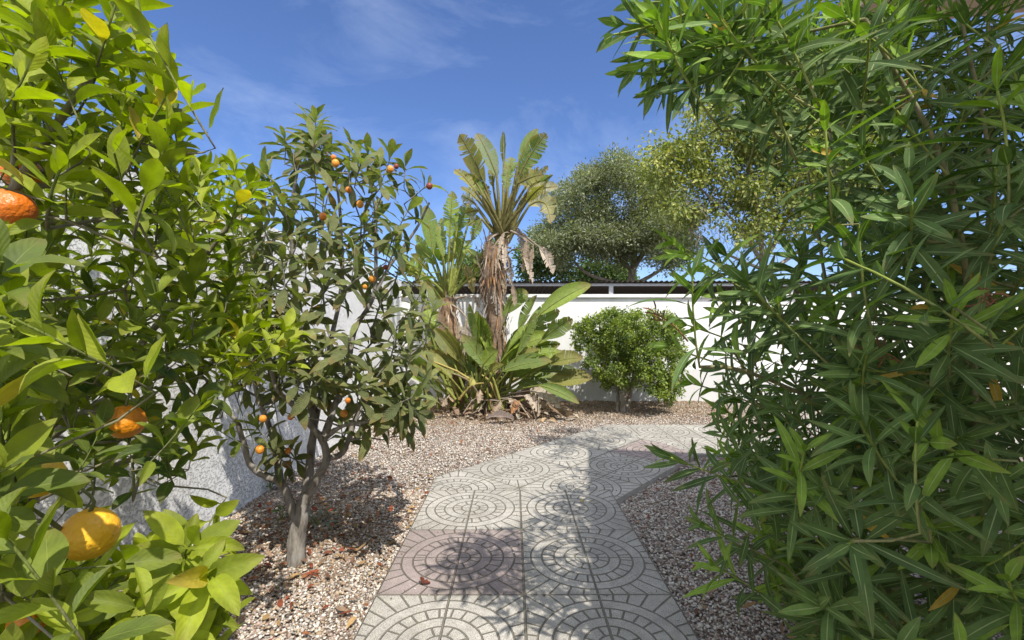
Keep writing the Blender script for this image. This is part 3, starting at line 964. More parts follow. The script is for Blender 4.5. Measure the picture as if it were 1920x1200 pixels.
GREEN = (0.125, 0.18, 0.028); LIME = (0.21, 0.28, 0.035); OLV = (0.19, 0.185, 0.035); GREY = (0.12, 0.16, 0.065); YEL = (0.34, 0.30, 0.07); PALE = (0.36, 0.34, 0.18)
DEAD = (0.36, 0.28, 0.20); DEAD2 = (0.24, 0.165, 0.11); DEAD3 = (0.45, 0.38, 0.30)


def fibres(acc, pts, rads, n, L0, L1, cols, lift=0.02, wid=0.02):
    """old leaf sheaths and fibres hanging along a stem"""
    c = curve(pts, 60); rr = np.interp(np.linspace(0, 1, 60), np.linspace(0, 1, len(rads)), rads)
    k = RNG.integers(3, 60, n); th = rnd(0, 6.28, n)
    o_ = np.stack([np.cos(th), np.sin(th), np.zeros(n)], 1)
    b = c[k] + o_ * (rr[k] * 0.95)[:, None]
    up = RNG.random(n) < 0.45
    d = o_ * rnd(.1, .6, n)[:, None] + np.where(up, 1, -1)[:, None] * np.array([0, 0, 1.0]) + RNG.normal(size=(n, 3)) * .15
    cc = np.array(cols)[RNG.integers(0, len(cols), n)] * rnd(.6, 1.2, n)[:, None]
    leaves(acc, b, d, o_, rnd(L0, L1, n), rnd(wid * .5, wid * 1.6, n), 'x', rnd(-.3, .9, n), rnd(-.3, .5, n), cc, 5, 1, 0.2)


def Q4(x, y, Y): return P(840 + x / 4, 220 + y / 4, Y)
def Q5(x, y, Y): return P(780 + x * .4833, 220 + y * .4833, Y)
def Q3(x, y, Y): return P(760 + x / 3.43, 350 + y / 3.43, Y)


# the tall stem
yt = 6.6
b0 = gp(930, 772)
tall = empty('giant_strelitzia', b0, 'tallest strelitzia with a brown fibrous stem and a torn leaf fan against the sky', 'plant', 'giant strelitzias by the end wall')
st_pts = [b0 + [0, 0, -.04], P(925, 690, yt), P(930, 600, yt), P(922, 520, yt), P(930, 465, yt)]
acc = Acc()
c = curve(st_pts, 40)
tube(acc, c, np.interp(np.linspace(0, 1, 40), [0, .3, .6, .85, 1], [.17, .145, .13, .15, .17]) * (1 + .08 * np.sin(np.arange(40) * 1.1)), 14, col=(0.20, 0.14, 0.095), rough=.06)
fibres(acc, st_pts, [.17, .145, .13, .15, .17], 560, .10, .36, [DEAD, DEAD2, (0.30, 0.16, 0.07), DEAD2, (0.16, 0.11, 0.08), DEAD3])
acc.build('trunk', M_TRUNK_STR, tall)
acc = Acc(); sa = Acc(); da = Acc()
for rx, ry, bx, by, tx, ty, wd, col, torn, phi, dy in (
        (395, 860, 275, 500, 85, 125, 125, OLV, .75, .35, -.1), (400, 850, 365, 440, 215, 120, 105, GREY, .3, -.4, .15), (410, 840, 420, 340, 412, 105, 62, GREY, .35, .9, .3),
        (425, 830, 535, 330, 672, 82, 82, GREEN, .25, .55, .1), (430, 850, 540, 420, 738, 120, 120, GREEN, .75, -.2, -.15), (440, 860, 520, 500, 715, 430, 95, OLV, .7, .4, -.2),
        (450, 870, 605, 570, 832, 520, 74, PALE, .35, .5, -.1), (450, 900, 605, 665, 770, 800, 120, (0.27, .25, .10), .9, .3, -.2), (390, 880, 245, 560, 132, 425, 62, GREEN, .15, .5, .1),
        (390, 890, 205, 650, 100, 590, 70, PALE, .95, .4, 0), (385, 900, 250, 760, 175, 930, 60, GREEN, .6, .3, -.1), (400, 880, 300, 640, 260, 480, 70, OLV, .7, -.5, .25),
        (420, 860, 455, 470, 480, 300, 90, GREEN, .6, .2, .35), (430, 860, 560, 600, 690, 580, 60, OLV, .7, -.3, .25), (400, 870, 340, 520, 330, 330, 70, OLV, .6, .5, .3), (395, 880, 230, 700, 130, 720, 60, OLV, .5, .4, .1)):
    mid = None
    if ty > by + 80 and tx > 600: mid = Q4(720, 640, yt + dy)
    paddle(acc, sa, Q4(rx, ry + 40, yt), Q4(bx, by, yt + dy), Q4(tx, ty, yt + dy * 1.6), wd / 4 / F * yt * 1.4, col, torn, phi, .06, .2, petr=.02, stemcol=(0.15, 0.135, 0.045), mid=mid)
for k in range(13):
    a_ = rnd(-.62, .62); ln = rnd(430, 640)
    bx, by = 420 + math.sin(a_) * ln * .75, 860 - math.cos(a_) * ln * .62
    tx, ty = 420 + math.sin(a_ * 1.12) * ln * 1.2, 860 - math.cos(a_ * 1.12) * ln * 1.0 + max(0, abs(a_) - .7) * 160
    paddle(acc, sa, Q4(410 + RNG.normal() * 25, 900, yt), Q4(bx, by, yt + RNG.normal() * .35), Q4(tx, ty, yt + RNG.normal() * .5), rnd(70, 115) / 4 / F * yt, [OLV, GREEN, GREY, OLV][k % 4], rnd(.6, 1.0), rnd(-.8, .8), .05, rnd(.2, .5), petr=.02, stemcol=(0.14, 0.125, 0.045))
acc.build('crown', M_STR, tall); sa.build('leaf_stalks', M_TRUNK_STR, tall)
for k in range(12):
    x0, y0 = rnd(370, 480), rnd(840, 1150); dx = rnd(-170, 210); dy = rnd(140, 270)
    paddle(da, da, Q4(x0, y0, yt), Q4(x0 + dx * .5, y0 + rnd(-60, 60), yt - .1), Q4(x0 + dx, y0 + dy, yt - rnd(.0, .25)), rnd(40, 90) / 4 / F * yt, [DEAD, DEAD2, DEAD3, (.29, .25, .21)][k % 4], 1.0, rnd(-.8, .8), .12, rnd(.3, .7), petr=.01, stemcol=(0.30, 0.24, 0.18))
for rx, ry, mx, my, bx, by, tx, ty, wd, col in ((480, 830, 560, 820, 680, 970, 790, 1180, 120, DEAD3), (470, 850, 570, 860, 590, 930, 560, 1160, 110, DEAD), (380, 870, 320, 880, 310, 920, 290, 1080, 110, DEAD2),
                                          (400, 900, 350, 960, 340, 980, 360, 1160, 90, DEAD2), (480, 860, 600, 840, 640, 960, 610, 1250, 40, DEAD), (430, 1000, 540, 1000, 460, 1120, 330, 1290, 80, DEAD),
                                          (350, 1200, 330, 1250, 330, 1300, 380, 1500, 90, (0.33, .29, .25)), (420, 1150, 450, 1200, 480, 1260, 500, 1420, 70, DEAD)):
    paddle(da, da, Q4(rx, ry, yt - .05), Q4(bx, by, yt - .15), Q4(tx, ty, yt - .12), wd / 4 / F * yt, col, 1.0, .5, .10, .5, petr=.012, stemcol=(0.34, 0.27, 0.2))
da.build('dead_leaves', M_DRY, tall)

# the shorter stem on the left
ysh = 7.0
b0 = gp(856, 762)
shrt = empty('giant_strelitzia', b0, 'shorter strelitzia with an orange brown stem left of the tall one', 'plant', 'giant strelitzias by the end wall')
st_pts = [b0 + [0, 0, -.04], P(854, 690, ysh), P(842, 610, ysh), P(840, 560, ysh)]
acc = Acc()
c = curve(st_pts, 30)
tube(acc, c, np.linspace(.135, .125, 30) * (1 + .07 * np.sin(np.arange(30) * 1.3)), 12, col=(0.27, 0.17, 0.10), rough=.06)
fibres(acc, st_pts, [.12, .12, .11], 260, .08, .26, [DEAD, DEAD2, (0.36, 0.2, 0.1), DEAD3])
acc.build('trunk', M_TRUNK_STR, shrt)
acc = Acc(); sa = Acc(); da = Acc()
for rx, ry, bx, by, tx, ty, wd, col, torn, phi, dy in (
        (270, 700, 285, 330, 305, 25, 100, LIME, .8, .2, 0), (280, 700, 330, 290, 410, 110, 110, GREEN, .5, .3, .1), (260, 700, 180, 430, 130, 120, 110, GREEN, .15, -.3, .2), (285, 690, 400, 250, 480, 200, 80, OLV, .6, .4, .1),
        (290, 700, 400, 400, 470, 500, 70, GREEN, .3, .3, -.2), (250, 700, 200, 500, 60, 380, 90, GREEN, .3, .4, .1), (255, 720, 170, 640, 60, 560, 90, YEL, .5, .3, -.1), (300, 700, 380, 500, 440, 690, 70, (.33, .24, .10), .8, .3, -.1),
        (280, 700, 340, 440, 330, 250, 80, LIME, .5, -.4, .2), (270, 700, 240, 420, 230, 200, 70, LIME, .6, .4, .15)):
    paddle(acc, sa, Q3(rx, ry, ysh), Q3(bx, by, ysh + dy), Q3(tx, ty, ysh + dy), wd / 3.43 / F * ysh * 1.1, col, torn, phi, .05, .2, petr=.018)
for k in range(12):
    a_ = rnd(-.9, .9); ln = rnd(330, 600)
    bx, by = 270 + math.sin(a_) * ln * .6, 720 - math.cos(a_) * ln * .6
    tx, ty = 270 + math.sin(a_ * 1.15) * ln * 1.05, 720 - math.cos(a_ * 1.15) * ln * 1.05
    paddle(acc, sa, Q3(270 + RNG.normal() * 15, 740, ysh), Q3(bx, by, ysh + RNG.normal() * .3), Q3(tx, ty, ysh + RNG.normal() * .4), rnd(70, 110) / 3.43 / F * ysh, [LIME, GREEN, OLV][k % 3], rnd(.2, .8), rnd(-.8, .8), .05, rnd(.2, .5), petr=.018)
acc.build('crown', M_STR, shrt); sa.build('leaf_stalks', M_TRUNK_STR, shrt)
for rx, ry, bx, by, tx, ty, wd, col in ((300, 760, 400, 850, 370, 1150, 110, DEAD3), (290, 800, 330, 860, 340, 1000, 60, DEAD), (250, 740, 220, 800, 230, 960, 60, DEAD2), (320, 720, 430, 700, 480, 780, 50, DEAD)):
    paddle(da, da, Q3(rx, ry, ysh - .1), Q3(bx, by, ysh - .2), Q3(tx, ty, ysh - .2), wd / 3.43 / F * ysh, col, 1.0, .4, .1, .4, petr=.012, stemcol=(.3, .24, .18))
da.build('dead_leaves', M_DRY, shrt)

# the young clump at the foot
yc = 6.45
b0 = gp(925, 777)
clp = empty('giant_strelitzia', b0, 'low young strelitzia clump with broad bright leaves at the foot of the tall stem', 'plant', 'giant strelitzias by the end wall')
acc = Acc(); sa = Acc()
for rx, ry, bx, by, tx, ty, wd, col, torn, phi, dy in (
        (270, 1090, 480, 765, 682, 648, 84, LIME, 0, .35, 0), (265, 1090, 455, 810, 558, 752, 74, GREEN, .25, .4, .1), (275, 1090, 490, 860, 608, 782, 78, GREEN, .2, -.3, -.1), (270, 1090, 385, 900, 530, 848, 74, LIME, .1, .4, .05),
        (280, 1095, 335, 985, 530, 945, 84, GREEN, .15, .5, -.25), (285, 1095, 515, 955, 648, 935, 74, OLV, .25, .4, -.2), (285, 1095, 480, 985, 645, 1000, 60, (.07, .10, .03), .2, .6, -.1), (285, 1090, 480, 1040, 635, 1112, 52, GREEN, 0, .4, -.35),
        (255, 1090, 355, 760, 430, 672, 80, GREEN, .15, .2, .2), (240, 1090, 260, 960, 318, 905, 70, LIME, .1, .3, -.3), (235, 1090, 238, 880, 242, 750, 46, LIME, .1, .6, -.1), (270, 1090, 400, 830, 470, 690, 60, GREEN, .3, .5, .2),
        (270, 1090, 300, 880, 350, 790, 60, GREEN, .2, .4, .1), (275, 1090, 440, 900, 560, 880, 60, GREEN, .3, -.4, .2), (230, 1085, 220, 1010, 210, 1040, 40, YEL, .2, .4, -.3), (200, 1090, 150, 960, 100, 870, 60, GREEN, .3, .4, .1),
        (262, 1090, 440, 790, 600, 700, 62, GREEN, .2, .8, .25), (268, 1090, 420, 870, 560, 800, 56, GREEN, .2, .9, .15), (275, 1090, 380, 960, 480, 900, 56, OLV, .3, .8, -.15), (258, 1090, 330, 820, 380, 700, 60, GREEN, .2, .7, .05),
        (272, 1090, 420, 940, 570, 910, 52, LIME, .3, .8, -.2), (250, 1090, 290, 840, 300, 740, 56, GREEN, .2, .8, .15), (265, 1090, 360, 900, 470, 790, 56, LIME, .1, .8, -.05), (240, 1090, 270, 1000, 340, 960, 44, OLV, .4, .7, -.3),
        (120, 1080, 60, 1000, 20, 960, 46, OLV, .3, .3, .2), (110, 1085, 30, 1010, -10, 1000, 40, LIME, .3, .3, .1), (130, 1080, 80, 900, 50, 800, 70, GREEN, .3, .4, .3), (120, 1080, 20, 860, -40, 780, 80, GREEN, .2, .3, .3), (125, 1080, 60, 840, 40, 730, 80, LIME, .2, -.3, .35)):
    paddle(acc, sa, Q5(rx + RNG.normal() * 12, ry, yc), Q5(bx, by, yc + dy), Q5(tx, ty, yc + dy * 1.4), wd * .4833 / F * yc * 1.02, col, torn + .08, phi * 1.3, .05, .5, petr=.015, stemcol=(0.14, 0.16, 0.035))
for k in range(34):
    side = k % 3 == 0
    rx = rnd(815, 875) if side else rnd(885, 960)
    r0 = P(rx, 768, yc + (.35 if side else 0) + RNG.normal() * .1)
    an = rnd(-.95, .8) if side else rnd(-.75, 1.15); hgt = rnd(.45, .95) if side else rnd(.5, 1.15)
    b1 = r0 + np.array([math.sin(an) * hgt * .6, RNG.normal() * .12, math.cos(an) * hgt * .8]); t1 = b1 + np.array([math.sin(an * 1.3) * .62, RNG.normal() * .15, math.cos(an * 1.3) * .6])
    paddle(acc, sa, r0, b1, t1, rnd(.20, .32), [GREEN, LIME, GREEN, OLV][k % 4], rnd(.1, .5), rnd(-1.1, 1.1), .04, rnd(.3, .7), petr=.013, stemcol=(0.16, 0.18, 0.035))
acc.build('crown', M_STR, clp)
for k in range(16):
    a = Q5(rnd(150, 330), 1095, yc + rnd(-.2, .2)); e = a + np.array([RNG.normal() * .35, RNG.normal() * .2 - .1, rnd(.25, .6)])
    tube(sa, curve([a, (a + e) / 2 + [0, 0, .08], e], 6), np.linspace(.02, .01, 6), 6, col=np.array([(0.20, .2, .05), (.34, .27, .09), (.3, .24, .15)][k % 3]))
sa.build('leaf_stalks', M_TRUNK_STR, clp)
da = Acc()
for rx, ry, bx, by, tx, ty, wd in ((290, 1095, 440, 1060, 560, 1130, 70), (295, 1100, 420, 1080, 480, 1150, 60), (285, 1100, 360, 1090, 400, 1180, 40), (240, 1100, 330, 1100, 300, 1170, 45), (300, 1090, 480, 1075, 545, 1110, 60), (140, 1070, 120, 1090, 100, 1120, 50), (230, 1080, 250, 1060, 240, 1110, 40)):
    paddle(da, da, Q5(rx, ry, yc), Q5(bx, by, yc - .25), Q5(tx, ty, yc - .35), wd * .4833 / F * yc, DEAD3 if rx > 280 else DEAD, 1.0, .5, .12, .5, petr=.008, stemcol=(.42, .34, .27))
for k in range(26):
    a_ = gp(rnd(840, 1040), rnd(758, 790), 0); a_[2] = rnd(.0, .05)
    az = rnd(0, 6.28); e_ = a_ + np.array([math.cos(az) * rnd(.2, .6), math.sin(az) * .3, rnd(-.02, .25)]); e_[2] = max(e_[2], .0)
    tube(da, curve([a_, (a_ + e_) / 2 + [0, 0, rnd(.03, .14)], e_], 6), np.linspace(.010, .004, 6), 5, col=np.array([DEAD3, DEAD, DEAD2, (.5, .42, .33)][k % 4]))
n = 130
q_ = np.c_[rnd(-1.0, .75, n), rnd(6.0, 7.0, n)]; az = rnd(0, 6.28, n)
leaves(da, np.c_[q_, rnd(-.02, .03, n)], np.c_[np.cos(az), np.sin(az), rnd(-.05, .5, n)], np.c_[RNG.normal(size=(n, 2)) * .5, np.ones(n)], rnd(.08, .28, n), rnd(.03, .09, n), 'x', rnd(-.5, 1.4, n), rnd(.1, .9, n), np.array([DEAD, DEAD2, DEAD3, (.42, .30, .18)])[RNG.integers(0, 4, n)] * rnd(.7, 1.15, n)[:, None], 6, 2, .1)
da.build('dead_leaves', M_DRY, clp)

# boulder under the clump
bm = bmesh.new(); bmesh.ops.create_icosphere(bm, subdivisions=4, radius=1)
for v_ in bm.verts:
    q = v_.co
    f_ = 1 + .13 * math.sin(q.x * 3.1 + 1) * math.sin(q.y * 2.7) + .07 * math.sin(q.z * 7 + q.x * 5) + .03 * math.sin(q.x * 17 + q.y * 13)
    v_.co = Vector((q.x * .27 * f_, q.y * .2 * f_, max(-.06, q.z * .27 * f_)))
me = bpy.data.meshes.new('boulder'); bm.to_mesh(me); bm.free()
for p_ in me.polygons: p_.use_smooth = True
me.materials.append(plain_mat('brown stone', (0.20, 0.125, 0.08), 0.9, 0, .5, 14))
bo = bpy.data.objects.new('boulder', me); COL.objects.link(bo)
bo.location = Vector(P(988, 752, 6.75)); bo.location.z = 0.02
tag(bo, 'rounded brown boulder half hidden under dry strelitzia leaves', 'boulder')

# fallen curled leaves at the foot of the strelitzias
for px, py, L, W, az, lab in ((872, 762, .34, .14, 1.35, 'pale curled dry leaf standing against the strelitzia foot'), (897, 775, .34, .11, .2, 'flat dry leaf curl lying left of the thin dead stalks'),
                              (940, 790, .40, .12, .1, 'dark weathered leaf curl lying nearest the path on the gravel'), (966, 784, .26, .11, 1.2, 'orange brown leaf curl propped upright at the gravel edge'),
                              (845, 768, .22, .10, 2.2, 'small dry leaf curl under the shorter strelitzia stem'), (1010, 772, .36, .13, -.3, 'tan dry leaf curl beside the brown boulder')):
    b = gp(px, py, 0.0); up = .75 if L < .35 and az > 1 else .12
    acc = Acc()
    d = np.array([[math.cos(az), math.sin(az) * .4, up]])
    cc = {'pale': (.50, .40, .28), 'dark': (.26, .21, .18), 'oran': (.38, .20, .10)}.get(lab[:4], (.42, .32, .21))
    leaves(acc, b[None] - unit(d) * L * .5 + [0, 0, .07 if up < .3 else .16], d, np.array([[.2, -.6, .7]]), np.array([L]), np.array([W * 1.5]), 'x', np.array([.8]), np.array([.95]), np.array([cc]), 10, 3, .07)
    ob = acc.build('fallen_leaf', M_DRY, origin=b)
    tag(ob, lab, 'fallen leaf', 'dry leaf curls under the strelitzias')

# ------------------------------------------------------------------ loquat
yl = 2.43
b0 = gp(556, 1042)
loq = empty('loquat_tree', b0, 'small loquat tree with several grey stems and dark ribbed leaves in the gravel', 'tree')
tr = Tree(0.0030, 0.44)
tr.limb([b0 + [0, 0, -.06], P(556, 1010, 2.43), P(563, 972, 2.44), P(568, 945, 2.45)], .052, .036, n=9)
tr.limb([P(560, 985, 2.44), P(543, 940, 2.42), P(526, 905, 2.40), P(500, 893, 2.38), P(470, 872, 2.36), P(455, 825, 2.36), P(440, 785, 2.36), P(395, 745, 2.36)], .026, .010, True)
tr.limb([P(526, 905, 2.40), P(518, 850, 2.45), P(505, 800, 2.5), P(480, 730, 2.55), P(470, 640, 2.6), P(462, 540, 2.6)], .02, .008, True)
tr.limb([P(567, 950, 2.45), P(578, 900, 2.5), P(584, 840, 2.55), P(588, 790, 2.6), P(575, 720, 2.65), P(560, 620, 2.7), P(550, 500, 2.7), P(545, 400, 2.7), P(560, 310, 2.7)], .027, .007, True)
tr.limb([P(568, 945, 2.45), P(596, 895, 2.45), P(612, 862, 2.45), P(604, 825, 2.45), P(580, 795, 2.42), P(545, 755, 2.38), P(517, 725, 2.35), P(500, 650, 2.3)], .026, .008, True)
tr.limb([P(612, 862, 2.45), P(645, 845, 2.5), P(668, 780, 2.55), P(690, 745, 2.6), P(730, 700, 2.65), P(770, 640, 2.7), P(800, 560, 2.75)], .018, .006, True)
tr.limb([P(604, 825, 2.45), P(625, 770, 2.5), P(650, 700, 2.6), P(665, 620, 2.7), P(700, 555, 2.75), P(705, 470, 2.75), P(703, 390, 2.75), P(690, 330, 2.7)], .020, .006, True)
tr.limb([P(588, 800, 2.6), P(605, 720, 2.75), P(620, 640, 2.85), P(640, 540, 2.95), P(640, 440, 2.95), P(630, 340, 2.9), P(600, 250, 2.85)], .019, .006, True)
tr.limb([P(690, 560, 2.75), P(730, 500, 2.8), P(780, 430, 2.8), P(805, 380, 2.8)], .012, .006, True)
tr.limb([P(604, 825, 2.45), P(640, 800, 2.3), P(690, 790, 2.2), P(740, 770, 2.15)], .012, .006, True)
lq_poly = [(515, 250), (545, 265), (592, 205), (600, 245), (640, 285), (690, 300), (728, 290), (742, 320), (785, 320), (820, 350), (800, 375), (770, 400), (800, 470), (830, 520), (815, 600), (800, 650), (805, 720), (785, 760), (740, 800), (700, 800), (690, 770), (640, 760), (560, 740), (500, 745), (420, 720), (405, 600), (425, 480), (440, 420), (435, 370), (500, 330), (545, 330), (540, 290)]
okw = lambda q: q[0] > -1.78
tips = scatter(104, lq_poly, lambda x, y: (2.1, 3.25) if y < 560 else (2.0, 3.0), 0.13, okw)
tips = np.concatenate([tips, scatter(16, [(425, 400), (520, 350), (540, 560), (520, 740), (425, 700)], (2.3, 2.95), .1, okw)])
extra = [P(*q) for q in ((592, 222, 2.8), (535, 258, 2.75), (660, 278, 2.8), (732, 292, 2.75), (800, 348, 2.75), (500, 325, 2.4), (475, 335, 2.4), (770, 665, 2.1), (560, 600, 2.1), (590, 400, 2.2), (765, 760, 2.15), (785, 770, 2.2), (750, 730, 2.2), (720, 770, 2.3), (505, 840, 2.3), (530, 850, 2.45), (640, 800, 2.5), (480, 800, 2.4), (600, 270, 2.85), (760, 310, 2.75), (690, 285, 2.8))]
tips = np.concatenate([tips, extra])
cen = P(600, 700, 2.65)
dirs = unit((tips - cen) * [1, 1, .6]) * .7 + np.array([0, 0, .75]) + RNG.normal(size=tips.shape) * .28
tr.shoots(tips, dirs, rnd(.10, .2, len(tips)), seg=3, down=.15)
acc = Acc(); tr.mesh(acc, rough=.07); acc.build('trunk', M_BARK_LOQ, loq)
bb, dd, nn_, LL, WW, cu, fo, cc = ([] for _ in range(8))
for tp in tr.tips:
    ax = unit(tp[-1] - tp[-3]); k = RNG.integers(9, 14)
    e1 = unit(np.cross(ax, [.3, .5, .8])); e2 = np.cross(ax, e1)
    young = RNG.random() < .28
    a0 = rnd(0, 6.28)
    for i in range(k):
        q = i / (k - 1)                                 # 0 = oldest leaf, lowest on the twig
        th = a0 + i * 2.4
        inc = math.radians(105 - 75 * q + RNG.normal() * 12)
        rad_ = math.cos(th) * e1 + math.sin(th) * e2
        d = ax * math.cos(inc) + rad_ * math.sin(inc) + np.array([0, 0, -.30 * (1 - q)])
        bb.append(tp[-1] - ax * .11 * (1 - q)); dd.append(d)
        nn_.append(ax * math.sin(inc) - rad_ * math.cos(inc) + np.array([0, 0, .15]))
        L = rnd(.13, .20) * (1 - .25 * q); LL.append(L); WW.append(L * rnd(.26, .33))
        cu.append(rnd(.2, .9)); fo.append(rnd(.1, .4))
        t = rnd(0, 1)
        c_ = np.array((.058, .078, .026)) * (1 - t) + np.array((.165, .185, .065)) * t
        if q > .6 and young: c_ = np.array((.17, .21, .07))
        elif q > .7: c_ = c_ * 1.35 + [.01, .015, 0]
        if q < .1 and RNG.random() < .05: c_ = np.array((.24, .15, .05))
        cc.append(c_)
LO = (0.70, 0.27, 0.03); LD = (0.22, 0.045, 0.02); LR = (0.62, 0.19, 0.02)
LOQUATS = (
        (629, 306, 2.55, .021, LO, 'plump orange loquat just under the highest shoots'), (625, 295, 2.6, .015, LR, 'small loquat touching the plump one under the highest shoots'),
        (732, 317, 2.55, .019, LO, 'orange loquat on the upper right shoot beside a dark red one'), (743, 312, 2.56, .014, LD, 'dark red dried loquat beside the orange one on the upper right shoot'),
        (653, 356, 2.45, .016, LR, 'reddish loquat with a dark eye in the upper middle crown'), (675, 383, 2.4, .019, LO, 'round orange loquat in the middle crown beside a hanging ribbed leaf'),
        (605, 406, 2.3, .019, LR, 'deep orange loquat behind a pale upright leaf pair'), (805, 349, 2.7, .019, LD, 'dark red dried loquat at the tip of the bare right twig against the sky'),
        (723, 501, 2.45, .014, LD, 'dark red shrivelled loquat right of the long pale stem'), (698, 523, 2.4, .018, LO, 'orange loquat beside the fork of the pale stem'),
        (684, 538, 2.42, .013, LO, 'small orange loquat just below the one at the pale stem fork'), (475, 396, 2.45, .016, LO, 'yellow orange loquat on a bare twig before the white wall'),
        (487, 402, 2.46, .013, LD, 'dark dried loquat next to the yellow one on the bare twig'), (493, 785, 2.2, .017, LO, 'orange loquat low on the left above a hanging pair'),
        (487, 843, 2.25, .020, LO, 'fat orange loquat low beside the left stem'), (540, 845, 2.4, .015, LR, 'orange loquat low between the two left stems'),
        (545, 782, 2.4, .015, LR, 'shaded loquat under dark leaves above the trunk fork'), (645, 775, 2.35, .019, LO, 'bright orange loquat low on the right side of the crown'),
        (652, 751, 2.4, .015, LR, 'smaller loquat right above the bright one low on the right'))
acc = Acc()
bb, dd, nn_, LL, WW, cu, fo, cc = (np.array(z) for z in (bb, dd, nn_, LL, WW, cu, fo, cc))
hid = np.zeros(len(bb), bool)
for px, py, Y, r, *_ in LOQUATS:
    for f_ in (.2, .5, .8):
        hid |= in_view(bb + unit(dd) * (LL * f_)[:, None], px, py, 17, 17, Y)
keep = ~hid
leaves(acc, bb[keep], dd[keep], nn_[keep], LL[keep], WW[keep], 'loquat', cu[keep], fo[keep], cc[keep], 8, 2, .05)
acc.build('crown', M_LOQ, loq)

# ------------------------------------------------------------------ fruit
m, nt = new_mat('orange peel')
tc = N(nt, 'ShaderNodeTexCoord')
n1 = noise(nt, 95, 2, tc.outputs['Object']); n2 = noise(nt, 14, 4, tc.outputs['Object'])
at = N(nt, 'ShaderNodeAttribute', attribute_name='Col')
c = mixrgb(nt, 1.0, at.outputs['Color'], ramp(nt, n2.outputs['Fac'], [(0.3, (0.92, 0.82, 0.7)), (0.7, (1.05, 1.12, 1.2))]), 'MULTIPLY')
b_ = bsdf(nt, c, 0.42, 0.45, n1.outputs['Fac'], 0.004)
b_.inputs['Subsurface Weight'].default_value = 0.15; b_.inputs['Subsurface Radius'].default_value = (0.01, 0.004, 0.001)
out(nt, b_.outputs[0])
M_PEEL = m
M_CALYX = plain_mat('fruit calyx', (0.13, 0.14, 0.05), 0.8, 0, .4, 200)


def fruit(name, pos, r, label, cat, group, col, stretch=1.0, seg=24, stalk=None):
    o = empty(name, pos, label, cat, group)
    a = Acc()
    th = np.linspace(0, PI, seg // 2 + 1); ph = np.arange(seg) / seg * 2 * PI
    z = np.cos(th); s = np.sin(th)
    dim = 1 - .10 * np.exp(-(th / .28) ** 2) - .03 * np.exp(-((PI - th) / .2) ** 2)
    V = np.stack([s[:, None] * np.cos(ph) * dim[:, None], s[:, None] * np.sin(ph) * dim[:, None], (z * dim * stretch)[:, None] + 0 * ph], -1) * r
    V = V * (1 + .012 * np.sin(3 * ph + 1)[None, :, None]) + pos
    k = seg
    i = np.arange(len(th) - 1)[:, None] * k; j = np.arange(k)[None]
    Q = np.stack([i + j, i + k + j, i + k + (j + 1) % k, i + (j + 1) % k], -1).reshape(-1, 4)
    a.add(V.reshape(-1, 3), quads=Q, col=np.array(col))
    a.build('flesh', M_PEEL, o)
    a = Acc()
    top = pos + np.array([0, 0, r * .88 * stretch])
    sh = curve([top, top + np.array([.003, .002, r * .5]), (np.asarray(stalk) if stalk is not None else top + np.array([.01, .01, r * 1.3]))], 6)
    tube(a, sh, np.linspace(r * .09, r * .06, 6), 6, col=(1, 1, 1))
    nn2 = 5; az = np.arange(nn2) / nn2 * 6.28
    leaves(a, np.tile(top + [0, 0, r * .03], (nn2, 1)), np.c_[np.cos(az), np.sin(az), np.full(nn2, -.05)], np.tile([0, 0, 1.], (nn2, 1)), np.full(nn2, r * .22), np.full(nn2, r * .16), 'x', np.full(nn2, .2), np.zeros(nn2), np.ones((nn2, 3)), 3, 1)
    a.build('calyx', M_CALYX, o)
    return o


OR = (0.72, 0.25, 0.012); ORY = (0.85, 0.46, 0.03); ORD = (0.60, 0.15, 0.01)
gO = 'oranges hanging in the orange tree'
fruit('orange_fruit', P(169, 1000, .70), .0365, 'ripe yellow orange hanging free in full sun above the lowest leaves', 'orange', gO, ORY, 1.02, 48, P(138, 905, .70))
fruit('orange_fruit', P(236, 790, 1.0), .036, 'deep orange fruit half covered by a leaf above the ripe yellow one', 'orange', gO, OR, 1, 32)
fruit('orange_fruit', P(20, 392, .84), .036, 'big orange at the left edge of the photo, behind a thick grey twig', 'orange', gO, ORD, 1, 32)
fruit('orange_fruit', P(42, 325, .98), .034, 'orange tucked behind a curled yellow leaf near the top left', 'orange', gO, ORD, 1, 32)
fruit('orange_fruit', P(70, 892, .70), .032, 'half ripe yellow green orange wrapped in leaves at the left edge', 'orange', gO, (0.70, .46, .03), 1, 32)
fruit('orange_fruit', P(52, 1165, .66), .022, 'small orange almost buried in the lowest bright leaves', 'orange', gO, OR, 1, 24)
gL = 'loquats ripening on the loquat tree'
for px, py, Y, r, col, lab in LOQUATS:
    fruit('loquat_fruit', P(px, py, Y), r, lab, 'loquat', gL, col, 1.08, 16)

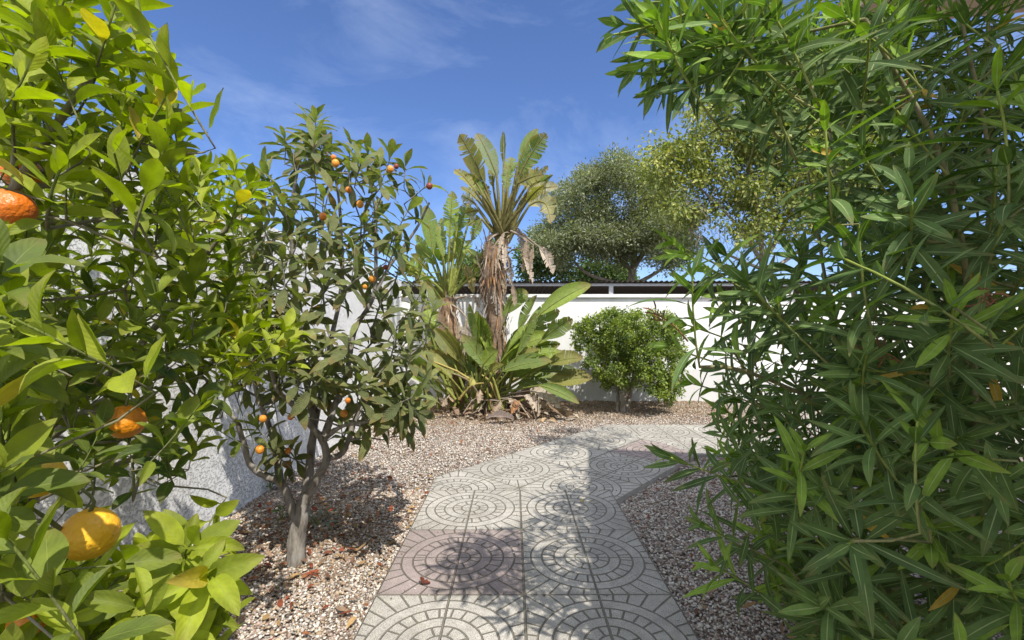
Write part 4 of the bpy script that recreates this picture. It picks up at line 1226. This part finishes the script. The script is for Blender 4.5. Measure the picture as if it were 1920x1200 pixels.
# ------------------------------------------------------------------ orange tree
b0 = np.array([-1.50, 1.05, -0.04])
cit = empty('orange_tree', b0, 'orange tree with glossy yellow green leaves filling the left of the garden', 'tree')
tr = Tree(0.0015, 0.44)
tr.limb([b0, [-1.48, 1.08, .4], [-1.42, 1.1, .7]], .055, .04)
for q in ([[-1.42, 1.1, .7], [-1.2, .95, 1.1], [-.95, .85, 1.4], [-.75, .85, 1.7]], [[-1.42, 1.1, .7], [-1.25, 1.5, 1.1], [-1.1, 1.6, 1.4], [-.95, 1.6, 1.6]], [[-1.42, 1.1, .7], [-1.4, 1.1, 1.1], [-1.3, 1.1, 1.5], [-1.2, 1.0, 1.9]],
          [[-1.42, 1.1, .7], [-1.2, 1.4, 1.0], [-.95, 1.6, 1.1], [-.8, 1.7, 1.2]], [[-1.42, 1.1, .7], [-1.1, .8, .8], [-.8, .65, .82], [-.66, .6, .85]], [[-1.48, 1.05, .3], [-1.2, .95, .45], [-.9, .85, .6], [-.7, .82, .68]], [[-1.42, 1.1, .65], [-1.4, 1.4, .7], [-1.3, 1.6, .75], [-1.1, 1.6, .8]]):
    tr.limb([np.array(z) for z in q], .014, .006, True)


def leafy(tips, dirs, Ls):
    tr.shoots(tips, dirs, Ls, seg=5, bend=.35)


cenC = np.array([-1.15, 1.15, 1.15])
sets = [
    # upper mass against the sky
    (62, [(-60, -60), (250, -60), (268, 40), (290, 100), (355, 160), (360, 230), (345, 280), (200, 300), (-60, 330)], (.68, 1.15), .07),
    # middle mass
    (98, [(-80, 300), (330, 270), (370, 300), (400, 340), (390, 420), (380, 520), (390, 620), (320, 690), (-80, 690)], (.85, 1.85), .09),
    # outer right sprays before the loquat
    (11, [(370, 300), (440, 310), (485, 350), (440, 385), (380, 380)], (1.2, 1.7), .06),
    (24, [(390, 560), (500, 570), (555, 620), (535, 670), (430, 690), (380, 640)], (1.3, 1.75), .06),
    (16, [(350, 390), (440, 400), (460, 480), (430, 560), (350, 560)], (1.35, 1.85), .07),
    # lower middle, more open
    (44, [(-60, 690), (380, 690), (390, 830), (300, 850), (230, 880), (-60, 900)], (.9, 1.65), .10),
    # big leaves at the left edge
    (14, [(-60, 500), (40, 480), (60, 700), (70, 900), (30, 1000), (-60, 1000)], (.46, .62), .07),
    # bright low sprays in front
    (78, [(-60, 1060), (60, 1030), (220, 1050), (310, 1010), (370, 1000), (395, 1060), (410, 1140), (400, 1260), (-60, 1280)], (.58, .98), .06),
]
bright = []
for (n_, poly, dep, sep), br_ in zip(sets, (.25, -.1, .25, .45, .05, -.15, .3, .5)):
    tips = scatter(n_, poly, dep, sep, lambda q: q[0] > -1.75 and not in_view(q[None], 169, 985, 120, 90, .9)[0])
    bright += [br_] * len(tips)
    dirs = unit(tips - cenC) * .55 + np.array([.05, -.1, .75]) + RNG.normal(size=tips.shape) * .4
    leafy(tips, dirs, rnd(.12, .24, len(tips)))
acc = Acc(); tr.mesh(acc, rough=.05, young=(.8, 1.15, .35), ny=5)
acc.build('trunk', M_BARK_CIT, cit)
bb, dd, nn_, LL, WW, cu, fo, cc = ([] for _ in range(8))
for tp, br_ in zip(tr.tips, bright):
    k = RNG.integers(9, 14)
    pts = curve(tp, 24)
    a0 = rnd(0, 6.28); hue = rnd(0, 1)
    ax0 = unit(tp[-1] - tp[0])
    e1 = unit(np.cross(ax0, [.3, .6, .7])); e2 = np.cross(ax0, e1)
    for i in range(k):
        q = i / (k - 1)
        p_ = pts[int(3 + q * 20)]
        th = a0 + i * 2.4
        inc = math.radians(72 - 42 * q + RNG.normal() * 14)
        rad_ = math.cos(th) * e1 + math.sin(th) * e2
        d = ax0 * math.cos(inc) + rad_ * math.sin(inc)
        nrm = ax0 * math.sin(inc) - rad_ * math.cos(inc) + np.array([0, 0, .35])
        bb.append(p_); dd.append(d); nn_.append(nrm)
        L = rnd(.055, .095) * (1 - .3 * max(0, q - .7)); LL.append(L); WW.append(L * rnd(.36, .46))
        cu.append(rnd(-.3, 1.15)); fo.append(rnd(.1, .9))
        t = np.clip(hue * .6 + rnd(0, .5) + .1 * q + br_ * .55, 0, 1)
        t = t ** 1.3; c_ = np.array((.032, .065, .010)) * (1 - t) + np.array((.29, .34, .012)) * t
        if RNG.random() < .015: c_ = np.array((.42, .33, .03))
        cc.append(c_)
acc = Acc()
bb, dd, nn_, LL, WW, cu, fo, cc = (np.array(z) for z in (bb, dd, nn_, LL, WW, cu, fo, cc))
keep = ~np.any([in_view(bb + unit(dd) * (LL * f_)[:, None], 169, 1000, 78, 62, .80) | in_view(bb + unit(dd) * (LL * f_)[:, None], 590, 980, 100, 170, 2) for f_ in (0, .5, 1)], axis=0)
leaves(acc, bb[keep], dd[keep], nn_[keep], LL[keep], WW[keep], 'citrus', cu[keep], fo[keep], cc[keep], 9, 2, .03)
acc.build('crown', M_CIT, cit)

# ------------------------------------------------------------------ oleander
b0 = np.array([1.62, 1.75, -0.04])
ole = empty('oleander_shrub', b0, 'tall oleander with long narrow leaves filling the right of the garden', 'shrub')
tr = Tree(0.0026, 0.42)
canes = [([1.62, 1.75, -.06], [1.60, 1.6, .8], [1.45, 1.4, 1.6], [1.2, 1.25, 2.1]), ([1.7, 1.8, -.06], [1.75, 1.8, .8], [1.8, 1.75, 1.6], [1.75, 1.7, 2.4]),
         ([1.55, 1.9, -.06], [1.45, 1.95, .7], [1.3, 1.9, 1.3], [1.15, 1.8, 1.8]), ([1.6, 1.65, -.06], [1.5, 1.35, .5], [1.35, 1.15, .9], [1.25, 1.0, 1.3]), ([1.5, 2.0, -.06], [1.35, 2.1, .5], [1.15, 2.1, .85], [.95, 2.0, 1.1]),
         ([1.75, 1.9, -.06], [1.9, 2.1, .9], [1.95, 2.2, 1.7], [1.9, 2.2, 2.4]), ([1.6, 1.7, -.06], [1.45, 1.5, .25], [1.2, 1.45, .42], [1.0, 1.4, .5]), ([1.45, 1.8, -.06], [1.2, 1.9, .35], [1.0, 1.95, .55], [.85, 1.85, .6]),
         ([1.5, 1.6, -.06], [1.3, 1.3, .8], [1.05, 1.1, 1.5], [.8, 1.05, 1.9])]
for k, q in enumerate(canes):
    tr.limb([np.array(z) for z in q], .010, .004, None, n=14)
okh = lambda q: q[0] < 2.05 + .155 * q[1] and q[2] > .03 and q[2] < 3.0
cenO = np.array([1.7, 1.8, .9])
osets = [
    (17, [(1225, 10), (1230, 70), (1260, 110), (1290, 60), (1340, 120), (1400, 130), (1430, 60), (1430, -15), (1250, -15)], (.95, 1.4), .08),
    (58, [(1400, -15), (1990, -30), (1990, 330), (1560, 330), (1500, 230), (1400, 130)], (.95, 1.9), .10),
    (112, [(1520, 250), (1990, 280), (1990, 760), (1440, 760), (1400, 640), (1370, 560), (1370, 510), (1460, 470), (1500, 380)], (.85, 2.3), .10),
    (105, [(1440, 720), (1990, 720), (1990, 1260), (1540, 1260), (1500, 1100), (1470, 950), (1430, 800)], (.85, 2.2), .10),
    (48, [(1500, -60), (1990, -60), (1990, 260), (1540, 260)], (1.3, 2.4), .10),
    (32, [(1320, 660), (1460, 640), (1460, 1000), (1420, 1000), (1390, 860), (1345, 760)], (1.9, 2.9), .09),
    (8, [(1340, 850), (1440, 840), (1450, 960), (1390, 930)], (1.5, 1.9), .09),
    (14, [(1420, 980), (1480, 960), (1530, 1180), (1490, 1180), (1430, 1080)], (1.5, 2.2), .08),
]
for n_, poly, dep, sep in osets:
    tips = scatter(n_, poly, dep, sep, okh)
    dirs = unit((tips - cenO) * [1, 1, .7]) * .75 + np.array([-.05, -.1, .45]) + RNG.normal(size=tips.shape) * .33
    tr.shoots(tips, dirs, rnd(.18, .34, len(tips)), seg=5, bend=.4, down=.1)
tt_ = np.c_[rnd(1.5, 2.6, 34), rnd(2.1, 3.0, 34), rnd(.05, .8, 34)]; tt_[:, 2] += np.maximum(3.45, 1.4 + .72 * tt_[:, 1])
tr.limb([np.array(z) for z in ([1.75, 2.1, -.06], [1.95, 2.6, 1.2], [1.95, 2.85, 2.4], [1.9, 2.8, 3.5])], .02, .008, None, n=14)
tr.shoots(tt_, np.array([0, 0, 1.0]) + RNG.normal(size=tt_.shape) * .5, rnd(.2, .34, 34), seg=5)
hand = [((1262, 458, 1.3), (1400, 530, 1.35)), ((1335, 445, 1.35), (1425, 560, 1.35)), ((1255, 650, 1.3), (1375, 690, 1.25)), ((1350, 560, 1.3), (1440, 650, 1.35)), ((1300, 720, 1.6), (1420, 760, 1.6)), ((1290, 610, 1.5), (1400, 650, 1.5)), ((1290, 170, 1.2), (1400, 90, 1.2)), ((1150, 65, 1.10), (1300, 20, 1.12)), ((1185, 125, 1.2), (1330, 40, 1.2)), ((1230, 170, 1.15), (1360, 60, 1.2)), ((1195, 5, 1.25), (1330, -10, 1.25)), ((1172, 45, 1.12), (1330, 60, 1.15)), ((1215, 118, 1.15), (1380, 70, 1.2)), ((1300, 100, 1.1), (1440, 30, 1.15)), ((1355, 165, 1.0), (1420, 60, 1.05)), ((1298, 520, 1.1), (1312, 690, 1.15)), ((1285, 475, 1.25), (1420, 560, 1.3)),
        ((1258, 858, 1.35), (1420, 915, 1.4)), ((1322, 985, 1.45), (1440, 1060, 1.5)), ((1340, 1060, 1.4), (1450, 1130, 1.4)), ((1455, 545, 1.2), (1470, 700, 1.25)), ((1545, 215, .98), (1560, 420, 1.0)), ((1610, 420, 1.0), (1640, 640, 1.0)),
        ((1720, 790, .85), (1725, 1000, .85)), ((1870, 170, .9), (1890, 400, .9)), ((1600, 690, 1.05), (1760, 700, 1.1)), ((1865, 660, .95), (1990, 560, 1.0)), ((1530, 1010, 1.1), (1650, 1120, 1.1)), ((1850, 1060, .95), (1990, 960, .9)), ((1340, 800, 1.9), (1440, 900, 2.0))]
for q in ([P(1560, 760, 1.5), P(1450, 715, 1.3), P(1370, 690, 1.2), P(1314, 688, 1.15)], [P(1560, 640, 1.5), P(1480, 600, 1.4), P(1425, 562, 1.31)], [P(1560, 980, 1.6), P(1480, 940, 1.5), P(1424, 916, 1.41)], [P(1580, 1130, 1.6), P(1500, 1100, 1.52), P(1442, 1062, 1.5)]):
    tr.limb(q, .006, .004, True, n=9)
ht = np.array([P(*a) for a, b in hand]); hs = np.array([P(*b) for a, b in hand])
tr.shoots(ht, ht - hs, np.linalg.norm(ht - hs, axis=1), seg=6, bend=.25, down=.1)
acc = Acc(); tr.mesh(acc, rough=.03, young=(1.0, 1.35, .45), ny=8); acc.build('stems', M_STEM, ole)
bb, dd, nn_, LL, WW, cu, fo, cc = ([] for _ in range(8))
for tp in tr.tips:
    pts = curve(tp, 40)
    seg = np.linalg.norm(tp[-1] - tp[0])
    whorls = int(np.clip(seg / .032, 4, 10))
    a0 = rnd(0, 6.28); hue = rnd(0, 1); fresh = RNG.random() < .24
    ax0 = unit(tp[-1] - tp[0]); e1 = unit(np.cross(ax0, [.3, .6, .7])); e2 = np.cross(ax0, e1)
    for wk in range(whorls):
        q = wk / (whorls - 1)
        p_ = pts[int((.10 + .9 * q) * 39)]
        for j in range(3):
            if RNG.random() < .1 + .25 * (1 - q): continue
            th = a0 + wk * 1.05 + j * 2.094 + RNG.normal() * .12
            inc = math.radians(88 - 62 * q ** 1.5 + RNG.normal() * 10)
            rad_ = math.cos(th) * e1 + math.sin(th) * e2
            d = ax0 * math.cos(inc) + rad_ * math.sin(inc) + np.array([0, 0, -.12])
            bb.append(p_); dd.append(d); nn_.append(ax0 * math.sin(inc) - rad_ * math.cos(inc) + RNG.normal(size=3) * .12)
            L = rnd(.10, .185) * (1 - .5 * max(0, q - .65) / .35); LL.append(L); WW.append(rnd(.017, .027) * (1 - .3 * max(0, q - .7)))
            cu.append(rnd(-.1, .95)); fo.append(rnd(.05, .45))
            t = np.clip(hue * .5 + rnd(0, .5), 0, 1)
            c_ = np.array((.038, .080, .018)) * (1 - t) + np.array((.098, .165, .033)) * t
            if q > .7: c_ = c_ * 1.25
            if fresh and q > .55: c_ = np.array((.16, .27, .025)) * rnd(.85, 1.15)
            if RNG.random() < .006: c_ = np.array((.40, .27, .03))
            cc.append(c_)
acc = Acc()
bb, dd, nn_, LL, WW, cu, fo, cc = (np.array(z) for z in (bb, dd, nn_, LL, WW, cu, fo, cc))
keep = ~np.any([in_view(bb + unit(dd) * (LL * f_)[:, None], 1305, 345, 118, 92, 9) | in_view(bb + unit(dd) * (LL * f_)[:, None], 1010, 200, 95, 700, 9) for f_ in (.3, .65, 1)], axis=0)
leaves(acc, bb[keep], dd[keep], nn_[keep], LL[keep], WW[keep], 'oleander', cu[keep], fo[keep], cc[keep], 8, 2, .02)
acc.build('foliage', M_OLE, ole)
M_FLW = col_mat('spent flower stalk', 0.8, .2, 80, .001)
for px, py, Y, dx, dz in ((1290, 640, 1.15, -.09, .07), (1700, 690, 1.05, -.09, .04), (1905, 560, .95, -.1, .0), (1700, 150, 1.2, -.02, -.1), (1560, 40, 1.2, .05, .1)):
    a = Acc(); b = P(px, py, Y); e = b + np.array([dx, -.02, dz])
    tube(a, curve([b, (b + e) / 2 + [0, 0, .01], e], 6), np.linspace(.0025, .0016, 6), 5, col=(.22, .12, .05))
    for k in range(9):
        s_ = b + (e - b) * rnd(.45, 1); t_2 = s_ + RNG.normal(size=3) * .018 + unit(e - b) * .02
        tube(a, curve([s_, (s_ + t_2) / 2 + RNG.normal(size=3) * .003, t_2], 4), [.0013, .0012, .0022, .0014], 5, col=(.20, .085, .04))
    a.build('flower_stalk', M_FLW, ole)

# ------------------------------------------------------------------ small ground things
a = Acc()
n = 430
xy = np.c_[-1.2 + RNG.normal(size=n) * .42, 2.75 + RNG.normal(size=n) * .62]
more = np.c_[rnd(-1.8, .9, 260), rnd(4.4, 7.6, 260)]
more2 = np.c_[rnd(.75, 1.6, 50), rnd(1.8, 3.6, 50)]
xy = np.concatenate([xy, more, more2])
xy = xy[~on_path(xy, .0) & (xy[:, 0] > -1.82)]
n = len(xy); az = rnd(0, 6.28, n)
pal = np.array([(.24, .07, .035), (.32, .13, .06), (.20, .11, .07), (.40, .26, .12), (.30, .20, .13)])
leaves(a, np.c_[xy, rnd(-.022, -.008, n)], np.c_[np.cos(az), np.sin(az), rnd(-.05, .35, n)], np.c_[RNG.normal(size=(n, 2)) * .35, np.ones(n)], rnd(.025, .075, n), rnd(.012, .03, n), 'x', rnd(-.6, 1.2, n), rnd(0, .7, n), pal[RNG.integers(0, 5, n)] * rnd(.7, 1.2, n)[:, None], 5, 1, .1)
ob = a.build('leaf_litter', M_DRY); ob['kind'] = 'stuff'

for px, py, L, colr, lab in ((797, 1096, .05, (.13, .04, .025), 'crumpled dark red leaf lying on the pink tile'), (1091, 941, .035, (.55, .40, .06), 'tiny yellow leaf lying on the tile at the edge of the shadow')):
    b = gp(px, py, .004); a = Acc()
    leaves(a, b[None] - [[L * .4, 0, -.004]] + np.zeros((1, 3)), np.array([[1, .3, .15]]), np.array([[.1, -.2, 1.]]), np.array([L]), np.array([L * .6]), 'x', np.array([.9]), np.array([.6]), np.array([colr]), 7, 2, .12)
    if L > .04:
        leaves(a, b[None] + np.array([[-.012, 0, .004]]), np.array([[-.2, .5, .9]]), np.array([[.6, -.6, .2]]), np.array([L * .7]), np.array([L * .5]), 'x', np.array([.9]), np.array([.5]), np.array([colr]), 7, 2, .12)
    tag(a.build('fallen_leaf', M_DRY, origin=b), lab, 'fallen leaf')

for px, py, n, L, W, colr, lab in ((507, 918, 26, .075, .032, (.06, .12, .02), 'small green weed growing against the white wall left of the loquat'), (530, 975, 12, .06, .03, (.05, .10, .02), 'tiny green seedling just left of the loquat trunk'), (597, 985, 12, .16, .022, (.12, .15, .10), 'grey green spiky rosette right of the loquat trunk')):
    b = gp(px, py, -.03)
    o = empty('weed_plant', b, lab, 'weed')
    a = Acc(); sa = Acc()
    az = np.arange(n) * 2.4; h = rnd(.0, .16 if n > 20 else .06, n) if W > .025 else np.full(n, .01)
    bs = b + np.c_[np.cos(az) * .03, np.sin(az) * .03, h + .015]
    leaves(a, bs, np.c_[np.cos(az), np.sin(az), rnd(.1, 1.0, n)], np.tile([0, 0, 1.], (n, 1)), rnd(L * .6, L, n), rnd(W * .7, W, n), 'x', rnd(.2, 1.0, n), rnd(.1, .5, n), np.tile(colr, (n, 1)) * rnd(.7, 1.3, n)[:, None], 6, 2, .03)
    for k in range(4):
        e = b + np.array([RNG.normal() * .03, RNG.normal() * .03, .15 if n > 20 else .06])
        tube(sa, curve([b, (b + e) / 2 + RNG.normal(size=3) * .006, e], 5), [.004, .003, .003, .002, .0015], 5, col=(.9, 1, .7))
    a.build('leaves', M_SML, o); sa.build('stem', M_STEM, o)
